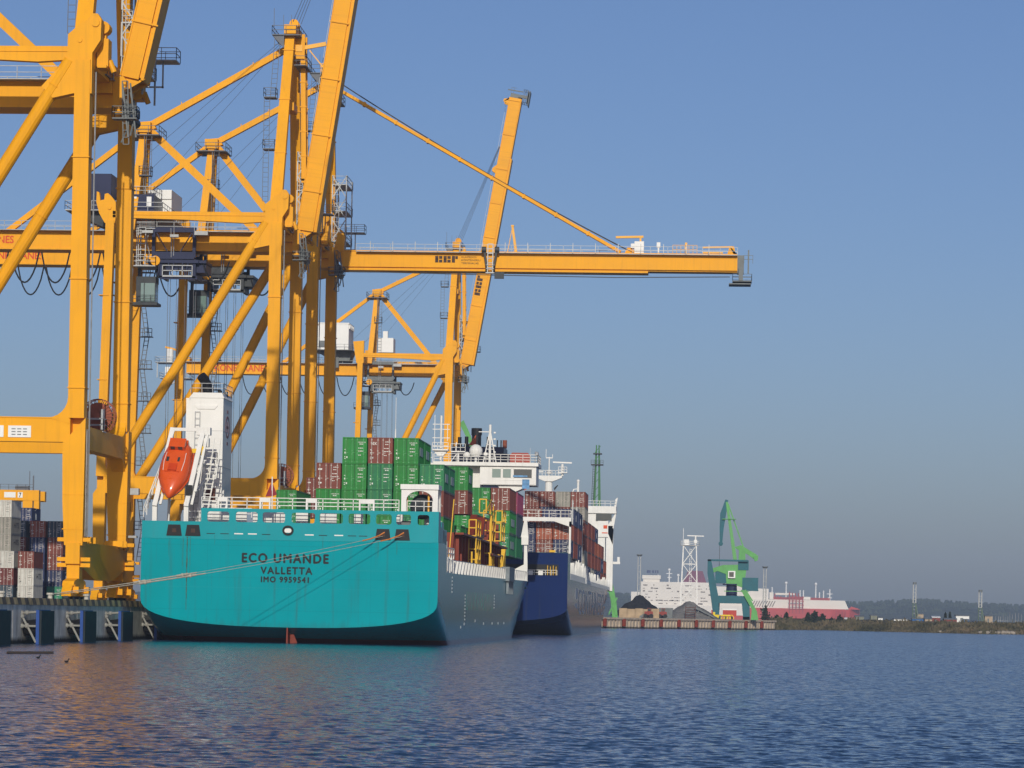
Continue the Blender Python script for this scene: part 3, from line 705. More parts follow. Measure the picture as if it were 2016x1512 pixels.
# ------------------------------------------------------------------ quay
def concrete(name, rgb, dark, stripe=False):
    m = bpy.data.materials.new(name); m.use_nodes = True
    t = m.node_tree; N = t.nodes; L = t.links; b = N['Principled BSDF']; b.inputs['Roughness'].default_value = .85; b.inputs['Specular IOR Level'].default_value = .2
    tc = N.new('ShaderNodeTexCoord')
    n1 = N.new('ShaderNodeTexNoise'); n1.inputs['Scale'].default_value = .9; n1.inputs['Detail'].default_value = 8; L.new(tc.outputs['Object'], n1.inputs['Vector'])
    mp = N.new('ShaderNodeMapping'); mp.inputs['Scale'].default_value = (1.5,1.5,.12); L.new(tc.outputs['Object'], mp.inputs['Vector'])
    n2 = N.new('ShaderNodeTexNoise'); n2.inputs['Scale'].default_value = 1.6; n2.inputs['Detail'].default_value = 6; L.new(mp.outputs['Vector'], n2.inputs['Vector'])
    r = N.new('ShaderNodeMapRange'); r.inputs['From Min'].default_value = .45; r.inputs['From Max'].default_value = .72; r.inputs['To Max'].default_value = .5; L.new(n2.outputs['Fac'], r.inputs['Value'])
    r1 = N.new('ShaderNodeMapRange'); r1.inputs['From Min'].default_value = .3; r1.inputs['From Max'].default_value = .7; r1.inputs['To Min'].default_value = .75; r1.inputs['To Max'].default_value = 1.15; L.new(n1.outputs['Fac'], r1.inputs['Value'])
    x1 = N.new('ShaderNodeMix'); x1.data_type = 'RGBA'; x1.blend_type = 'MULTIPLY'; x1.inputs['Factor'].default_value = 1; x1.inputs['A'].default_value = (*rgb,1); L.new(r1.outputs['Result'], x1.inputs['B'])
    if stripe:          # slanting yellow hazard stripes along the quay edge
        sp = N.new('ShaderNodeSeparateXYZ'); L.new(tc.outputs['Object'], sp.inputs['Vector'])
        ad = N.new('ShaderNodeMath'); ad.operation = 'ADD'; L.new(sp.outputs['Y'], ad.inputs[0]); L.new(sp.outputs['Z'], ad.inputs[1])
        mo = N.new('ShaderNodeMath'); mo.operation = 'PINGPONG'; mo.inputs[1].default_value = 1.2; L.new(ad.outputs[0], mo.inputs[0])
        gt = N.new('ShaderNodeMath'); gt.operation = 'GREATER_THAN'; gt.inputs[1].default_value = .6; L.new(mo.outputs[0], gt.inputs[0])
        xs = N.new('ShaderNodeMix'); xs.data_type = 'RGBA'; L.new(gt.outputs[0], xs.inputs['Factor']); xs.inputs['A'].default_value = (.72,.52,.25,1); xs.inputs['B'].default_value = (.20,.16,.12,1)
        L.new(xs.outputs['Result'], x1.inputs['A'])
    x2 = N.new('ShaderNodeMix'); x2.data_type = 'RGBA'; x2.inputs['B'].default_value = (*dark,1); L.new(r.outputs['Result'], x2.inputs['Factor']); L.new(x1.outputs['Result'], x2.inputs['A'])
    last = x2.outputs['Result']
    if not stripe:      # tide mark and weed near the water
        sp = N.new('ShaderNodeSeparateXYZ'); L.new(tc.outputs['Object'], sp.inputs['Vector'])
        ad = N.new('ShaderNodeMath'); ad.operation = 'MULTIPLY_ADD'; ad.inputs[1].default_value = .5; L.new(n2.outputs['Fac'], ad.inputs[0]); L.new(sp.outputs['Z'], ad.inputs[2])
        rz = N.new('ShaderNodeMapRange'); rz.inputs['From Min'].default_value = .45; rz.inputs['From Max'].default_value = .8; rz.inputs['To Min'].default_value = 1; rz.inputs['To Max'].default_value = 0; L.new(ad.outputs[0], rz.inputs['Value'])
        x3 = N.new('ShaderNodeMix'); x3.data_type = 'RGBA'; x3.inputs['B'].default_value = (.02,.022,.018,1); L.new(rz.outputs['Result'], x3.inputs['Factor']); L.new(last, x3.inputs['A']); last = x3.outputs['Result']
    L.new(last, b.inputs['Base Color'])
    bm = N.new('ShaderNodeBump'); bm.inputs['Strength'].default_value = .3; bm.inputs['Distance'].default_value = .05; L.new(n1.outputs['Fac'], bm.inputs['Height']); L.new(bm.outputs['Normal'], b.inputs['Normal'])
    return m
CONC = concrete('weathered quay concrete', (.72,.69,.60), (.26,.25,.21))
EDGE = concrete('striped kerb paint', (.4,.3,.1), (.10,.08,.06), True)
PAVE = mat('quay paving', (.20,.20,.19), rough=.9, var=.2, scale=.15, spec=.2)
m = MB(); m.bx(-420, XQ-1.2, 150, 715, 1.0, ZQ-.004); tag(m.build('quay_paving', PAVE), kind='structure')
W = thing('quay_wall', 'weathered grey concrete quay wall with striped kerb below the containers', 'quay wall', (XQ,0,0))
m = MB()
yj = 150
while yj < 715:
    y1 = min(yj+22.3, 715); m.bx(-1.2, 0, yj, y1-.22, -3, 3.0); yj = y1
m.bx(-1.25, -.45, 150, 715, -3, 2.95)
m.build('wall_face', CONC, W)
m = MB(); m.bx(-1.1, .06, 150, 715, 3.0, ZQ); m.bx(-.35,.05,150,715,ZQ,ZQ+.14); m.build('kerb', EDGE, W)
FBLUE = mat('blue fender frame', (.02,.065,.26), rough=.45, var=.15)
FDARK = mat('dark fender facing', (.016,.024,.03), rough=.6, var=.3, scale=1.2)
FARM = mat('pale fender arm paint', (.26,.26,.24), rough=.6, var=.2, stain=(.2,.1,.05), streak=.3)
def fender(Y, label):
    T = thing('dock_fender', label, 'fender', (XQ, Y, 0), 0, 'fenders along the quay wall')
    m = MB(); m.bx(1.25, 1.6, .12, 4.5, -.5, 2.55); m.build('fender_panel', FDARK, T)
    m = MB(); m.bx(1.2, 1.45, 0, .12, -.3, 2.6); m.bx(1.2,1.3,.12,4.5,2.55,2.62); m.build('panel_frame', FBLUE, T)
    m = MB()
    for yy in (1.2, 3.4): m.tube((0,yy,1.2), (1.25,yy,1.2), .55, .75, n=14)
    m.build('rubber_cone', BLACK, T)
    for a, b in (((.05,.3,2.1),(1.2,.05,.1)), ((.05,.3,1.35),(1.2,.06,1.35)), ((.0,.35,2.35),(1.25,.1,2.45))):
        m = MB(); m.tube(a, b, .09, n=8); c = Vector(a).lerp(Vector(b), .35); m.ball(c, .19); m.ball(a, .2); m.build('arm', FARM, T)
    return T
for Y, l in ((205.4,'dark fender panel cut by the left edge of the photograph'), (219.4,'blue framed fender left of the dark joint in the quay wall'), (234.9,'blue framed fender right of the dark joint in the quay wall'), (250.2,'blue framed fender nearest to the teal ship'), (266.5,'dark fender hidden in shadow under the teal stern')):
    fender(Y, l)
def bollard(Y, l):
    T = thing('mooring_bollard', l, 'bollard', (XQ-.75, Y, ZQ), 0, 'bollards on the quay edge')
    m = MB(); m.tube((0,0,0),(0,0,.45),.22,.17,n=12); m.tube((0,0,.45),(0,0,.6),.3,.28,n=12); m.tube((0,0,-.004),(0,0,.04),.34,n=12); m.build('bollard_body', mat('pale bollard paint',(.5,.48,.42),var=.3,scale=3), T)
for Y, l in ((216.2,'pale bollard on the quay edge above the left fender'), (232.4,'pale bollard holding both white mooring ropes'), (246.0,'pale bollard on the kerb in front of the crane bogies')): bollard(Y, l)
# ------------------------------------------------------------------ shipping containers
CPAINT = mat('container paint', (1,1,1), rough=.5, var=.16, scale=.7, streak=.35, spec=.18, objcol=True, stain=(.09,.05,.035))
CMARK = mat('white container marking', (.72,.72,.68), rough=.6, var=.15)
CDARKM = mat('dark container marking', (.06,.06,.065), rough=.6, var=.15)
CPATCH = mat('pale side panel', (.42,.50,.44), rough=.6, var=.2, scale=2)
CW, CH = 2.44, 2.59
GREEN, GREEN2 = (.018,.20,.035), (.02,.17,.07)
RED, RED2, ORG = (.15,.035,.03), (.19,.05,.035), (.32,.085,.045)
NAVC, GRYC, WHTC, TEALC, MAG, SLATE = (.022,.035,.10), (.30,.29,.25), (.58,.57,.52), (.03,.22,.14), (.28,.05,.11), (.05,.075,.10)
CT = {}
def ctemplate(L, style):
    if (L, style) in CT: return CT[(L, style)]
    h = CW/2
    T = thing('shipping_container', 'x', 'container', (0,0,-500))
    m = MB()
    for sx in (-1, 1):
        for y0 in (0, L-.16): m.bx(sx*h-(.08 if sx>0 else -.0), sx*h+(.08 if sx<0 else 0), y0, y0+.16, 0, CH)
        m.bx(min(sx*h,sx*(h-.08)), max(sx*h,sx*(h-.08)), .16, L-.16, 0, .16); m.bx(min(sx*h,sx*(h-.06)), max(sx*h,sx*(h-.06)), .16, L-.16, CH-.1, CH-.003)
        m.bx(min(sx*(h-.05),sx*(h-.08)), max(sx*(h-.05),sx*(h-.08)), .16, L-.16, .16, CH-.1)
        k = .25
        while k < L-.3:
            m.prismz([(sx*(h-.05),k),(sx*(h-.012),k+.06),(sx*(h-.012),k+.12),(sx*(h-.05),k+.18)][::1 if sx>0 else -1], .16, CH-.1); k += .30
    m.bx(-h+.08,h-.08,.05,L-.05,.05,.16); m.bx(-h+.06,h-.06,.05,L-.02,CH-.06,CH-.02); m.bx(-h+.08,h-.08,L-.08,L-.03,.1,CH-.06)
    m.bx(-h+.08,h-.08,.02,.14,CH-.12,CH-.004); m.bx(-h+.08,h-.08,.02,.14,.004,.14)
    m.build('body', CPAINT, T)
    if style in ('side',):
        m = MB(); m.bx(h-.012,h+.006,L*.25,L*.75,.9,1.75); m.build('side_panel', CPATCH, T)
    if style == 'side2':
        for f0 in (.10,.60):
            m = MB(); m.bx(h-.012,h+.006,L*f0,L*(f0+.3),.9,1.75); m.build('side_panel', CPATCH, T)
    if style == 'hts':
        m = MB(); letters_fit(m, 'HTS', .85, L*.3, L*.8, h+.004, 1.0, axis='y'); m.build('lettering', CDARKM, T)
    if style == 'grt':
        m = MB()
        for k in range(4): m.bx(h-.012,h+.006,L*.42+.22*k,L*.42+.14+.22*k,.75,1.75-.2*(k%2))
        m.beam((h,L*.35,2.2),(h,L*.55,2.45),.02,.08,side=(1,0,0)); m.build('lettering', CMARK, T)
    m = MB(); m.bx(-.02,.02,.055,.09,.14,CH-.12); m.bx(-h+.07,h-.07,.05,.08,CH-.14,CH-.115); m.bx(-h+.07,h-.07,.05,.08,.125,.15); m.build('door_gasket', BLACK, T)
    for s in (-1, 1):
        m = MB(); x0, x1 = (-h+.09,-.015) if s < 0 else (.015,h-.09)
        m.bx(x0, x1, .07, .11, .15, CH-.13)
        for z in (.5,.95,1.4,1.85): m.bx(x0+.06, x1-.06, .045, .07, z-.14, z+.14)
        D = m.build('door', CPAINT, T)
        m = MB()
        for f_ in (.22,.78):
            xx = x0+(x1-x0)*f_; m.tube((xx,.03,.06),(xx,.03,CH-.06),.035,n=6)
            for z in (.12,.9,1.25,CH-.25): m.bx(xx-.06,xx+.06,0,.05,z-.05,z+.05)
            m.bx(xx-.02,xx+.26,-.005,.02,1.02,1.07)
        m.build('lock_rods', CRODS if style not in ('ever','side','side2') else CRODG, D)
        rnd = random.Random(hash((round(L,1), s, len(style))))
        m = MB(); yy = .036
        if s > 0 and style in ('ever','side','side2'):
            letters_fit(m, 'EVERGREEN', .13, x0+.22, x1-.06, yy, 2.02)
        if s < 0 and style == 'tex': letters_fit(m, 'tex', .34, x0+.15, x0+.75, yy, 1.85)
        rows = ((2.15,3),(1.9,2),(1.5,3),(1.2,3),(.8,2)) if s > 0 else ((1.9,2) if style=='red' else (1.35,1),(1.0,1),(.62,2),(.45,1))
        for z, n in rows:
            if s > 0 and style in ('ever','side','side2') and z > 2: continue
            xx = x0+.10 if s < 0 else x0+.16+(.18 if z < 1.7 else .3)
            for k in range(n):
                wd = rnd.uniform(.08,.2); m.bx(xx, xx+wd, yy-.012, yy, z-.03, z+rnd.uniform(.025,.05)); xx += wd+.045
                if xx > x1-.2: break
        if s < 0: m.bx(x0+.12,x0+.28,yy-.012,yy,.95,1.12); m.bx(x0+.3,x0+.42,yy-.012,yy,.5,.66)
        if s < 0 and style == 'red': m.bx(x0+.1,x0+.48,yy-.012,yy,1.88,2.02)
        m.build('lettering', CDARKM if style in ('hts','white') else CMARK, D)
    CT[(L, style)] = T
    return T
CRODS = mat('container lock rods', (.50,.44,.40), rough=.5, var=.2, metal=.2)
CRODG = mat('green lock rods', (.10,.34,.13), rough=.5, var=.2)
L20, L40 = 6.06, 12.19
NCONT = 0
def container(xr, y, z, L, rgb, label, group, style='red', hc=0):
    """xr = right hand side, y = door end nearest to the viewer, z = underside"""
    global NCONT
    t = ctemplate(L, style); o = t.copy(); col.objects.link(o)
    for ch in t.children:
        c = ch.copy(); col.objects.link(c); c.parent = o
        j = random.uniform(.88,1.1); c.color = (rgb[0]*j, rgb[1]*j, rgb[2]*j, 1)
        for g in ch.children:
            d = g.copy(); col.objects.link(d); d.parent = c; d.color = c.color
    j = random.uniform(.9,1.08)
    for c in o.children: c.color = (rgb[0]*j, rgb[1]*j, rgb[2]*j, 1)
    o.location = (xr-CW/2+random.uniform(-.02,.02), y+random.uniform(-.05,.05), z)
    if hc: o.scale = (1,1,hc)
    o['label'] = label; o['category'] = 'container'; o['group'] = group
    NCONT += 1
    return o
def ctemplates_done():
    for t in CT.values():
        for ch in t.children:
            for g in ch.children: bpy.data.objects.remove(g)
            bpy.data.objects.remove(ch)
        bpy.data.objects.remove(t)
ORD = ['topmost','second from the top','third from the top','fourth from the top','fifth from the top','lowest']
# yard stacks on the quay
G = 'containers stacked on the quay'
xa, xb_, ya = -107.2, -103.6, 435
zt = [ZQ+CH*k for k in range(7)]
for k, (c, st, l) in enumerate([(SLATE,'grt','dark container at the bottom of the far left quay stack'),(RED,'red','dark red container second up in the far left quay stack'),(WHTC,'white','white container third up in the far left quay stack'),(GRYC,'hts','grey container with dark side lettering, fourth up at the left edge'),(GRYC,'hts','grey container with dark side lettering, just under the topmost white one'),(WHTC,'white','topmost white container of the tall stack at the left edge')]):
    container(xa+(0.5 if k<3 else 0), ya, zt[k], L20, c, l, G, st)
for k, (c, st, l) in enumerate([(WHTC,'white','white container on the quay under another white one'),(WHTC,'hts','white container with dark side lettering between red and white'),(RED2,'red','red container on top of the two white ones on the quay')]):
    container(xb_, ya, zt[k], L20, c, l, G, st)
yb = 452
def cx(px, Y): return (math.tan(math.atan((px-1008)/FPX)-YAW))*Y
for xr_, st in ((cx(48,yb), [(NAVC,'grt','navy container low behind the white ones'),(NAVC,'grt','navy container second up behind the white ones'),(NAVC,'grt','navy container third up behind the red one'),(RED2,'red','red container half hidden behind the grey stack'),(SLATE,'grt','slate blue container half hidden behind the grey stack')]),
                (cx(86,yb), [(NAVC,'grt','navy container at the bottom, mostly hidden by white ones'),(NAVC,'grt','navy container second up, mostly hidden by white ones'),(NAVC,'grt','navy container third up, mostly hidden by the red one'),(NAVC,'grt','navy container under the bright red one in the quay stack'),(ORG,'red','bright red topmost container in the quay stack')]),
                (cx(121,yb), [(TEALC,'ever','sea green container on the quay beside the crane bogie'),(NAVC,'grt','navy container with white side letters above the sea green one'),(RED2,'red','red container directly above the navy one by the crane leg'),(RED2,'red','red container under the slate topmost one by the crane leg'),(SLATE,'grt','slate topmost container beside the yellow crane leg')])):
    for k, (c, s_, l) in enumerate(st): container(xr_, yb, zt[k], L20, c, l, G, s_)
container(cx(76,468), 462, zt[5]-.2, L20, NAVC, 'navy container lying highest behind the red topmost one', G, 'grt')
# ------------------------------------------------------------------ teal container ship
def hull_mat(name, top, boot, zb, side_r=.16):
    m = bpy.data.materials.new(name); m.use_nodes = True
    t = m.node_tree; N = t.nodes; L = t.links; b = N['Principled BSDF']
    tc = N.new('ShaderNodeTexCoord'); sp = N.new('ShaderNodeSeparateXYZ'); L.new(tc.outputs['Object'], sp.inputs['Vector'])
    g = N.new('ShaderNodeMath'); g.operation = 'GREATER_THAN'; g.inputs[1].default_value = zb; L.new(sp.outputs['Z'], g.inputs[0])
    x = N.new('ShaderNodeMix'); x.data_type = 'RGBA'; x.inputs['A'].default_value = (*boot,1); x.inputs['B'].default_value = (*top,1); L.new(g.outputs[0], x.inputs['Factor'])
    n1 = N.new('ShaderNodeTexNoise'); n1.inputs['Scale'].default_value = .25; n1.inputs['Detail'].default_value = 7; L.new(tc.outputs['Object'], n1.inputs['Vector'])
    r1 = N.new('ShaderNodeMapRange'); r1.inputs['From Min'].default_value = .3; r1.inputs['From Max'].default_value = .7; r1.inputs['To Min'].default_value = .93; r1.inputs['To Max'].default_value = 1.05; L.new(n1.outputs['Fac'], r1.inputs['Value'])
    x2 = N.new('ShaderNodeMix'); x2.data_type = 'RGBA'; x2.blend_type = 'MULTIPLY'; x2.inputs['Factor'].default_value = 1; L.new(x.outputs['Result'], x2.inputs['A']); L.new(r1.outputs['Result'], x2.inputs['B'])
    mp = N.new('ShaderNodeMapping'); mp.inputs['Scale'].default_value = (1.4,1.4,.07); L.new(tc.outputs['Object'], mp.inputs['Vector'])
    n2 = N.new('ShaderNodeTexNoise'); n2.inputs['Scale'].default_value = 1.5; n2.inputs['Detail'].default_value = 5; L.new(mp.outputs['Vector'], n2.inputs['Vector'])
    r2 = N.new('ShaderNodeMapRange'); r2.inputs['From Min'].default_value = .56; r2.inputs['From Max'].default_value = .8; r2.inputs['To Max'].default_value = .42; L.new(n2.outputs['Fac'], r2.inputs['Value'])
    x3 = N.new('ShaderNodeMix'); x3.data_type = 'RGBA'; x3.inputs['B'].default_value = (.05,.055,.045,1); L.new(r2.outputs['Result'], x3.inputs['Factor']); L.new(x2.outputs['Result'], x3.inputs['A'])
    # plate seams: thin darker lines along and across
    cmb = N.new('ShaderNodeMath'); cmb.operation = 'ADD'; L.new(sp.outputs['X'], cmb.inputs[0]); L.new(sp.outputs['Y'], cmb.inputs[1])
    ln = []
    for src, per, wd in ((sp.outputs['Z'],1.45,.022),(cmb.outputs[0],3.7,.02)):
        pp = N.new('ShaderNodeMath'); pp.operation = 'PINGPONG'; pp.inputs[1].default_value = per; L.new(src, pp.inputs[0])
        lt = N.new('ShaderNodeMath'); lt.operation = 'LESS_THAN'; lt.inputs[1].default_value = wd; L.new(pp.outputs[0], lt.inputs[0]); ln.append(lt)
    mxx = N.new('ShaderNodeMath'); mxx.operation = 'MAXIMUM'; L.new(ln[0].outputs[0], mxx.inputs[0]); L.new(ln[1].outputs[0], mxx.inputs[1])
    sc = N.new('ShaderNodeMath'); sc.operation = 'MULTIPLY'; sc.inputs[1].default_value = .3; L.new(mxx.outputs[0], sc.inputs[0])
    x4 = N.new('ShaderNodeMix'); x4.data_type = 'RGBA'; L.new(sc.outputs[0], x4.inputs['Factor']); L.new(x3.outputs['Result'], x4.inputs['A']); x4.inputs['B'].default_value = (top[0]*.5+.01,top[1]*.5,top[2]*.5,1)
    # scuffed and stained band above the water
    sa = N.new('ShaderNodeMath'); sa.operation = 'MULTIPLY_ADD'; sa.inputs[1].default_value = 2.2; L.new(n2.outputs['Fac'], sa.inputs[0]); L.new(sp.outputs['Z'], sa.inputs[2])
    sr = N.new('ShaderNodeMapRange'); sr.inputs['From Min'].default_value = zb+1.0; sr.inputs['From Max'].default_value = zb+2.6; sr.inputs['To Min'].default_value = .55; sr.inputs['To Max'].default_value = 0; L.new(sa.outputs[0], sr.inputs['Value'])
    x5 = N.new('ShaderNodeMix'); x5.data_type = 'RGBA'; L.new(sr.outputs['Result'], x5.inputs['Factor']); L.new(x4.outputs['Result'], x5.inputs['A']); x5.inputs['B'].default_value = (.045,.04,.035,1)
    L.new(x5.outputs['Result'], b.inputs['Base Color'])
    b.inputs['Roughness'].default_value = side_r; b.inputs['Specular IOR Level'].default_value = .045
    # plates dish slightly between the frames
    wv = N.new('ShaderNodeTexNoise'); wv.inputs['Scale'].default_value = .9; wv.inputs['Detail'].default_value = 1; L.new(tc.outputs['Object'], wv.inputs['Vector'])
    bp = N.new('ShaderNodeBump'); bp.inputs['Strength'].default_value = .25; bp.inputs['Distance'].default_value = .02; L.new(wv.outputs['Fac'], bp.inputs['Height']); L.new(bp.outputs['Normal'], b.inputs['Normal'])
    return m
def hull(name, parent, material, B, L, zdeck, zk0, zb0, s_run, bow_w, bow_d, n_exp=2.6, flare=0.0):
    """lofted hull, s runs from the transom at y=0 to the bow at y=L, x from the centre line"""
    S = [0,1.5,3,5,7,7.99,8.01,11,14,18,23,30,40,55,75,bow_w]
    k = 12
    S += [bow_w+(L-bow_w)*(i/k) for i in range(1,k+1)]
    rows = []
    nq, nv = 12, 7
    for s in S:
        zk = zk0-(zk0+5)*min(1,s/(s_run*1.5))**.9
        zb = zb0-(zb0+7)*min(1,s/(s_run*2.2))**.8
        if zk < zb+.4: zk = zb+.4
        zd = zdeck(s)
        pts = []
        for i in range(nq+1):
            a = math.pi/2*i/nq
            x = math.sin(a)**(2/n_exp); z = zk-(zk-zb)*math.cos(a)**(2/n_exp)
            pts.append((x, z))
        for i in range(1, nv+1): pts.append((1, zk+(zd-zk)*i/nv))
        row = []
        for x, z in pts:
            f_ = max(0, min(1, (z-0)/8.0))
            sb = bow_w+(bow_d-bow_w)*f_; sl = L-9+9*f_
            if s > sb: q = max(0, 1-((s-sb)/(sl-sb))**1.7) if s < sl else 0
            else: q = 1
            row.append((x*B/2*q, min(s, sl), z))
        rows.append(row)
    m = MB(); n = len(rows[0]); 
    for side in (1,-1):
        vs = [(side*p[0], p[1], p[2]) for r in rows for p in r]; fs = []
        for i in range(len(rows)-1):
            for j in range(n-1):
                f = (i*n+j,(i+1)*n+j,(i+1)*n+j+1,i*n+j+1)
                fs.append(f if side < 0 else f[::-1])
        m.add(vs, fs)
    tr = [(-p[0],p[1],p[2]) for p in rows[0][::-1]] + list(rows[0][1:])
    m.add(tr, [list(range(len(tr)-1,-1,-1))])
    return m.build(name, material, parent), rows

SX, SY1 = -38.2, 258.0
TEAL = hull_mat('teal hull paint', (.001,.265,.305), (.23,.045,.03), .42)
S1 = thing('container_ship', 'teal container ship moored stern first with ECO UMANDE on its transom', 'ship', (SX, SY1, 0))
def zd1(s): return 9.25 if s < 8 else 6.75+max(0,s-20)*.0065
H1, _ = hull('hull', S1, TEAL, 26.9, 171, zd1, 3.9, 1.4, 20, 93, 126)
for p in H1.data.polygons: p.use_smooth = abs(p.normal.y) < .9
DECKM = mat('green deck paint', (.05,.13,.10), rough=.7, var=.25, scale=.5)
m = MB(); m.bx(-13.2,13.2,.3,8.0,9.3,9.4); m.prismz([(-13.2,8.0),(13.2,8.0),(13.2,126),(9.5,152),(0,166),(-9.5,152),(-13.2,126)], 6.4, 6.6); m.build('deck', DECKM, S1)
# upper transom with its openings
TW = mat('teal upperworks', (.001,.265,.305), rough=.32, var=.06, scale=.3, streak=.12)
def wx(px): return (math.tan(math.atan((px-1008)/FPX)-YAW))*SY1 - SX
wins = [(402,448),(458,504),(511,558),(568,617),(623,672),(680,726),(734,768),(774,806),(816,842)]
wz0, wz1, top = 10.80, 11.72, 12.02
m = MB()
x0, x1 = wx(402)-.45, 13.42
m.bx(-13.42, x0, .0, .16, 9.24, 10.80)
m.bx(x0, x1, 0, .16, wz1, top)
prev = x0
WW = [(wx(a)+.12, wx(b)-.02) for a, b in wins]
for a, b in WW:
    m.bx(prev, a, 0, .16, wz0, wz1); prev = b
    r = .22
    for xx, zz, sx, sz in ((a,wz0,1,1),(b,wz0,-1,1),(a,wz1,1,-1),(b,wz1,-1,-1)):
        pts = [(xx,zz)]+[(xx+sx*r*(1-math.cos(t)), zz+sz*r*(1-math.sin(t))) for t in [math.pi/2*k/4 for k in range(5)]]
        m.prism(pts, .003, .157)
m.bx(prev, x1, 0, .16, wz0, wz1)
m.bx(x0, x1, 0, .16, 9.24, wz0)
m.bx(13.26, 13.42, .16, 2.0, 9.24, top); m.bx(13.26,13.42,2.9,8.2,9.24,10.6); m.bx(13.26,13.42,2.0,2.9,9.24,10.7); m.bx(13.26,13.42,2.9,5.0,10.6,11.2); m.bx(-13.42,-13.26,.16,8,9.24,10.8)
m.bx(x0, 13.3, .16, .7, 11.9, top-.01)
m.build('upper_transom', TW, S1)
m = MB()        # seam, rubbing strakes
m.bx(-12.6, 12.9, -.035, .02, 9.22, 9.27); m.bx(-13.0,13.1,-.012,.02,4.9,4.93); m.bx(3.5,13.2,-.012,.02,6.6,6.63)
m.build('weld_seam', TW, S1)
# fairleads: black framed openings and slots
m = MB()
for px in (340,377,751,789):
    c = wx(px); zc = 9.98 if px < 500 else 9.90
    m.prism([(c-.70,zc-.5),(c+.70,zc-.5),(c+.55,zc+.5),(c-.55,zc+.5)], -.06, .0)
    m.build('fairlead', BLACK, S1); m = MB()
for k in range(20):
    a = 2*math.pi*k/20; b = 2*math.pi*(k+1)/20; c = wx(564)
    m.beam((c+.42*math.cos(a),-.05,10.12+.36*math.sin(a)), (c+.42*math.cos(b),-.05,10.12+.36*math.sin(b)), .14,.18)
m.build('centre_fairlead', BLACK, S1)
for px in (412,439,521,633,690,712):
    m = MB(); m.bx(wx(px)-.38, wx(px)+.38, -.02, .0, 9.70, 9.76); m.build('drain_slot', BLACK, S1)
m = MB()
for px in (340,377,751,789):
    c = wx(px); zc = 9.98 if px < 500 else 9.90
    m = MB(); m.prism([(c-.2,zc-.2),(c+.2,zc-.2),(c+.16,zc+.16),(c-.16,zc+.16)], -.085, -.06); m.build('fairlead_roller', mat('rusty roller',(.06,.03,.02),var=.4,scale=4), S1)
m = MB(); m.bx(wx(564)-.32,wx(564)+.32,-.035,-.01,9.92,10.3); m.build('fairlead_opening', WHITE, S1)
for px in (467,494,606,664):
    m = MB(); m.bx(wx(px)-.40, wx(px)+.40, -.02, .0, 9.70, 9.80); m.build('freeing_port', WHITE, S1)
m = MB()
letters_fit(m, 'ECO UMANDE', .80, -42.45-SX, -34.65-SX, -.02, 7.22, bold=.045, space=1.22)
letters_fit(m, 'VALLETTA', .62, -40.75-SX, -36.1-SX, -.02, 6.2, bold=.032, space=1.22)
letters_fit(m, 'IMO 9959541', .50, -40.7-SX, -36.4-SX, -.02, 5.45, bold=.03, space=1.22)
m.build('lettering', BLACK, S1)
m = MB(); m.prism([(-.1,1.35),(.05,1.4),(.6,.1),(.7,-.6),(-.1,-.6)], 1.6, 1.9); m.prism([(-.12,1.42),(.0,1.42),(0,-1),(-.16,-1)], .05, 1.6); m.build('rudder', mat('red antifouling',(.20,.035,.02),var=.25,scale=1.5), S1)
RUSTS = mat('rust run', (.055,.10,.07), rough=.8, var=.4, scale=3)
rnd = random.Random(17)
for px, z0, z1, w_ in ((366,9.4,2.6,.07),(358,9.4,6.5,.03),(372,9.4,5.2,.03),(330,9.4,7.4,.03),(742,9.3,7.6,.03),(779,9.3,8.0,.03),(420,9.6,8.6,.02),(633,9.6,8.3,.02)):
    m = MB(); z = z0; x_ = wx(px); pts = []
    while z > z1:
        pts.append((x_+rnd.uniform(-.012,.012), z, w_*(.35+.65*rnd.random())*((z-z1)/(z0-z1))**.4)); z -= .3
    out = [(a-c,b) for a,b,c in pts]+[(a+c,b) for a,b,c in pts[::-1]]
    m.prism(out, -.006, -.001); m.build('rust_run', RUSTS, S1)
# white house and decks behind the openings
m = MB()
m.bx(-8.0,-4.4,3.0,3.2,9.4,11.9); m.bx(-3.9,-.9,3.4,3.6,9.4,11.9); m.bx(.1,1.2,3.0,3.2,9.4,11.9); m.bx(2.3,3.8,3.2,3.4,9.4,11.9); m.bx(5.4,6.2,3.2,3.4,9.4,11.9); m.bx(6.2,8.8,3.6,3.8,9.4,10.9); m.bx(9.3,9.9,2.8,3.2,9.4,11.9); m.bx(11.8,13.2,3.2,3.4,9.4,11.9)
split_build(m, 'mooring_bulkhead', WHITE, S1)
m = MB(); m.bx(7.0,8.6,1.4,2.6,9.4,10.9); m.bx(9.9,11.2,1.6,3.0,9.4,11.2); m.tube((4.2,1.8,10.2),(5.8,1.8,10.2),.7,n=16); m.tube((-3,1.6,9.4),(-3,1.6,10.6),.25); m.tube((.8,1.6,9.4),(.8,1.6,10.9),.2); split_build(m, 'mooring_gear', GREYM, S1)
m = MB()
zr = top
m.rail([(x0,.2,zr),(9.8,.2,zr)], 1.0, 1.35, t=.065, mid=2)
for a, b in ((-44.8,-43.9),(-41.0,-40.0),(-36.8,-35.8),(-32.0,-30.6)):
    a -= SX; b -= SX; m.bx(a,b,.1,.5,zr+.62,zr+1.02); m.bx(a,a+.14,.1,.5,zr,zr+.62); m.bx(b-.14,b,.1,.5,zr,zr+.62)
m.build('stern_rail', WHITE, S1)
m = MB()        # white house with its arched opening on the starboard quarter
a0, a1, zt1 = -28.2-SX, 13.3, 14.45
pts = [(a0,zr),(a0,zt1-.45),(a1,zt1-.45),(a1,zr),(a1-.45,zr),(a1-.45,zr+1.0)]
r = (a1-a0-.9)/2
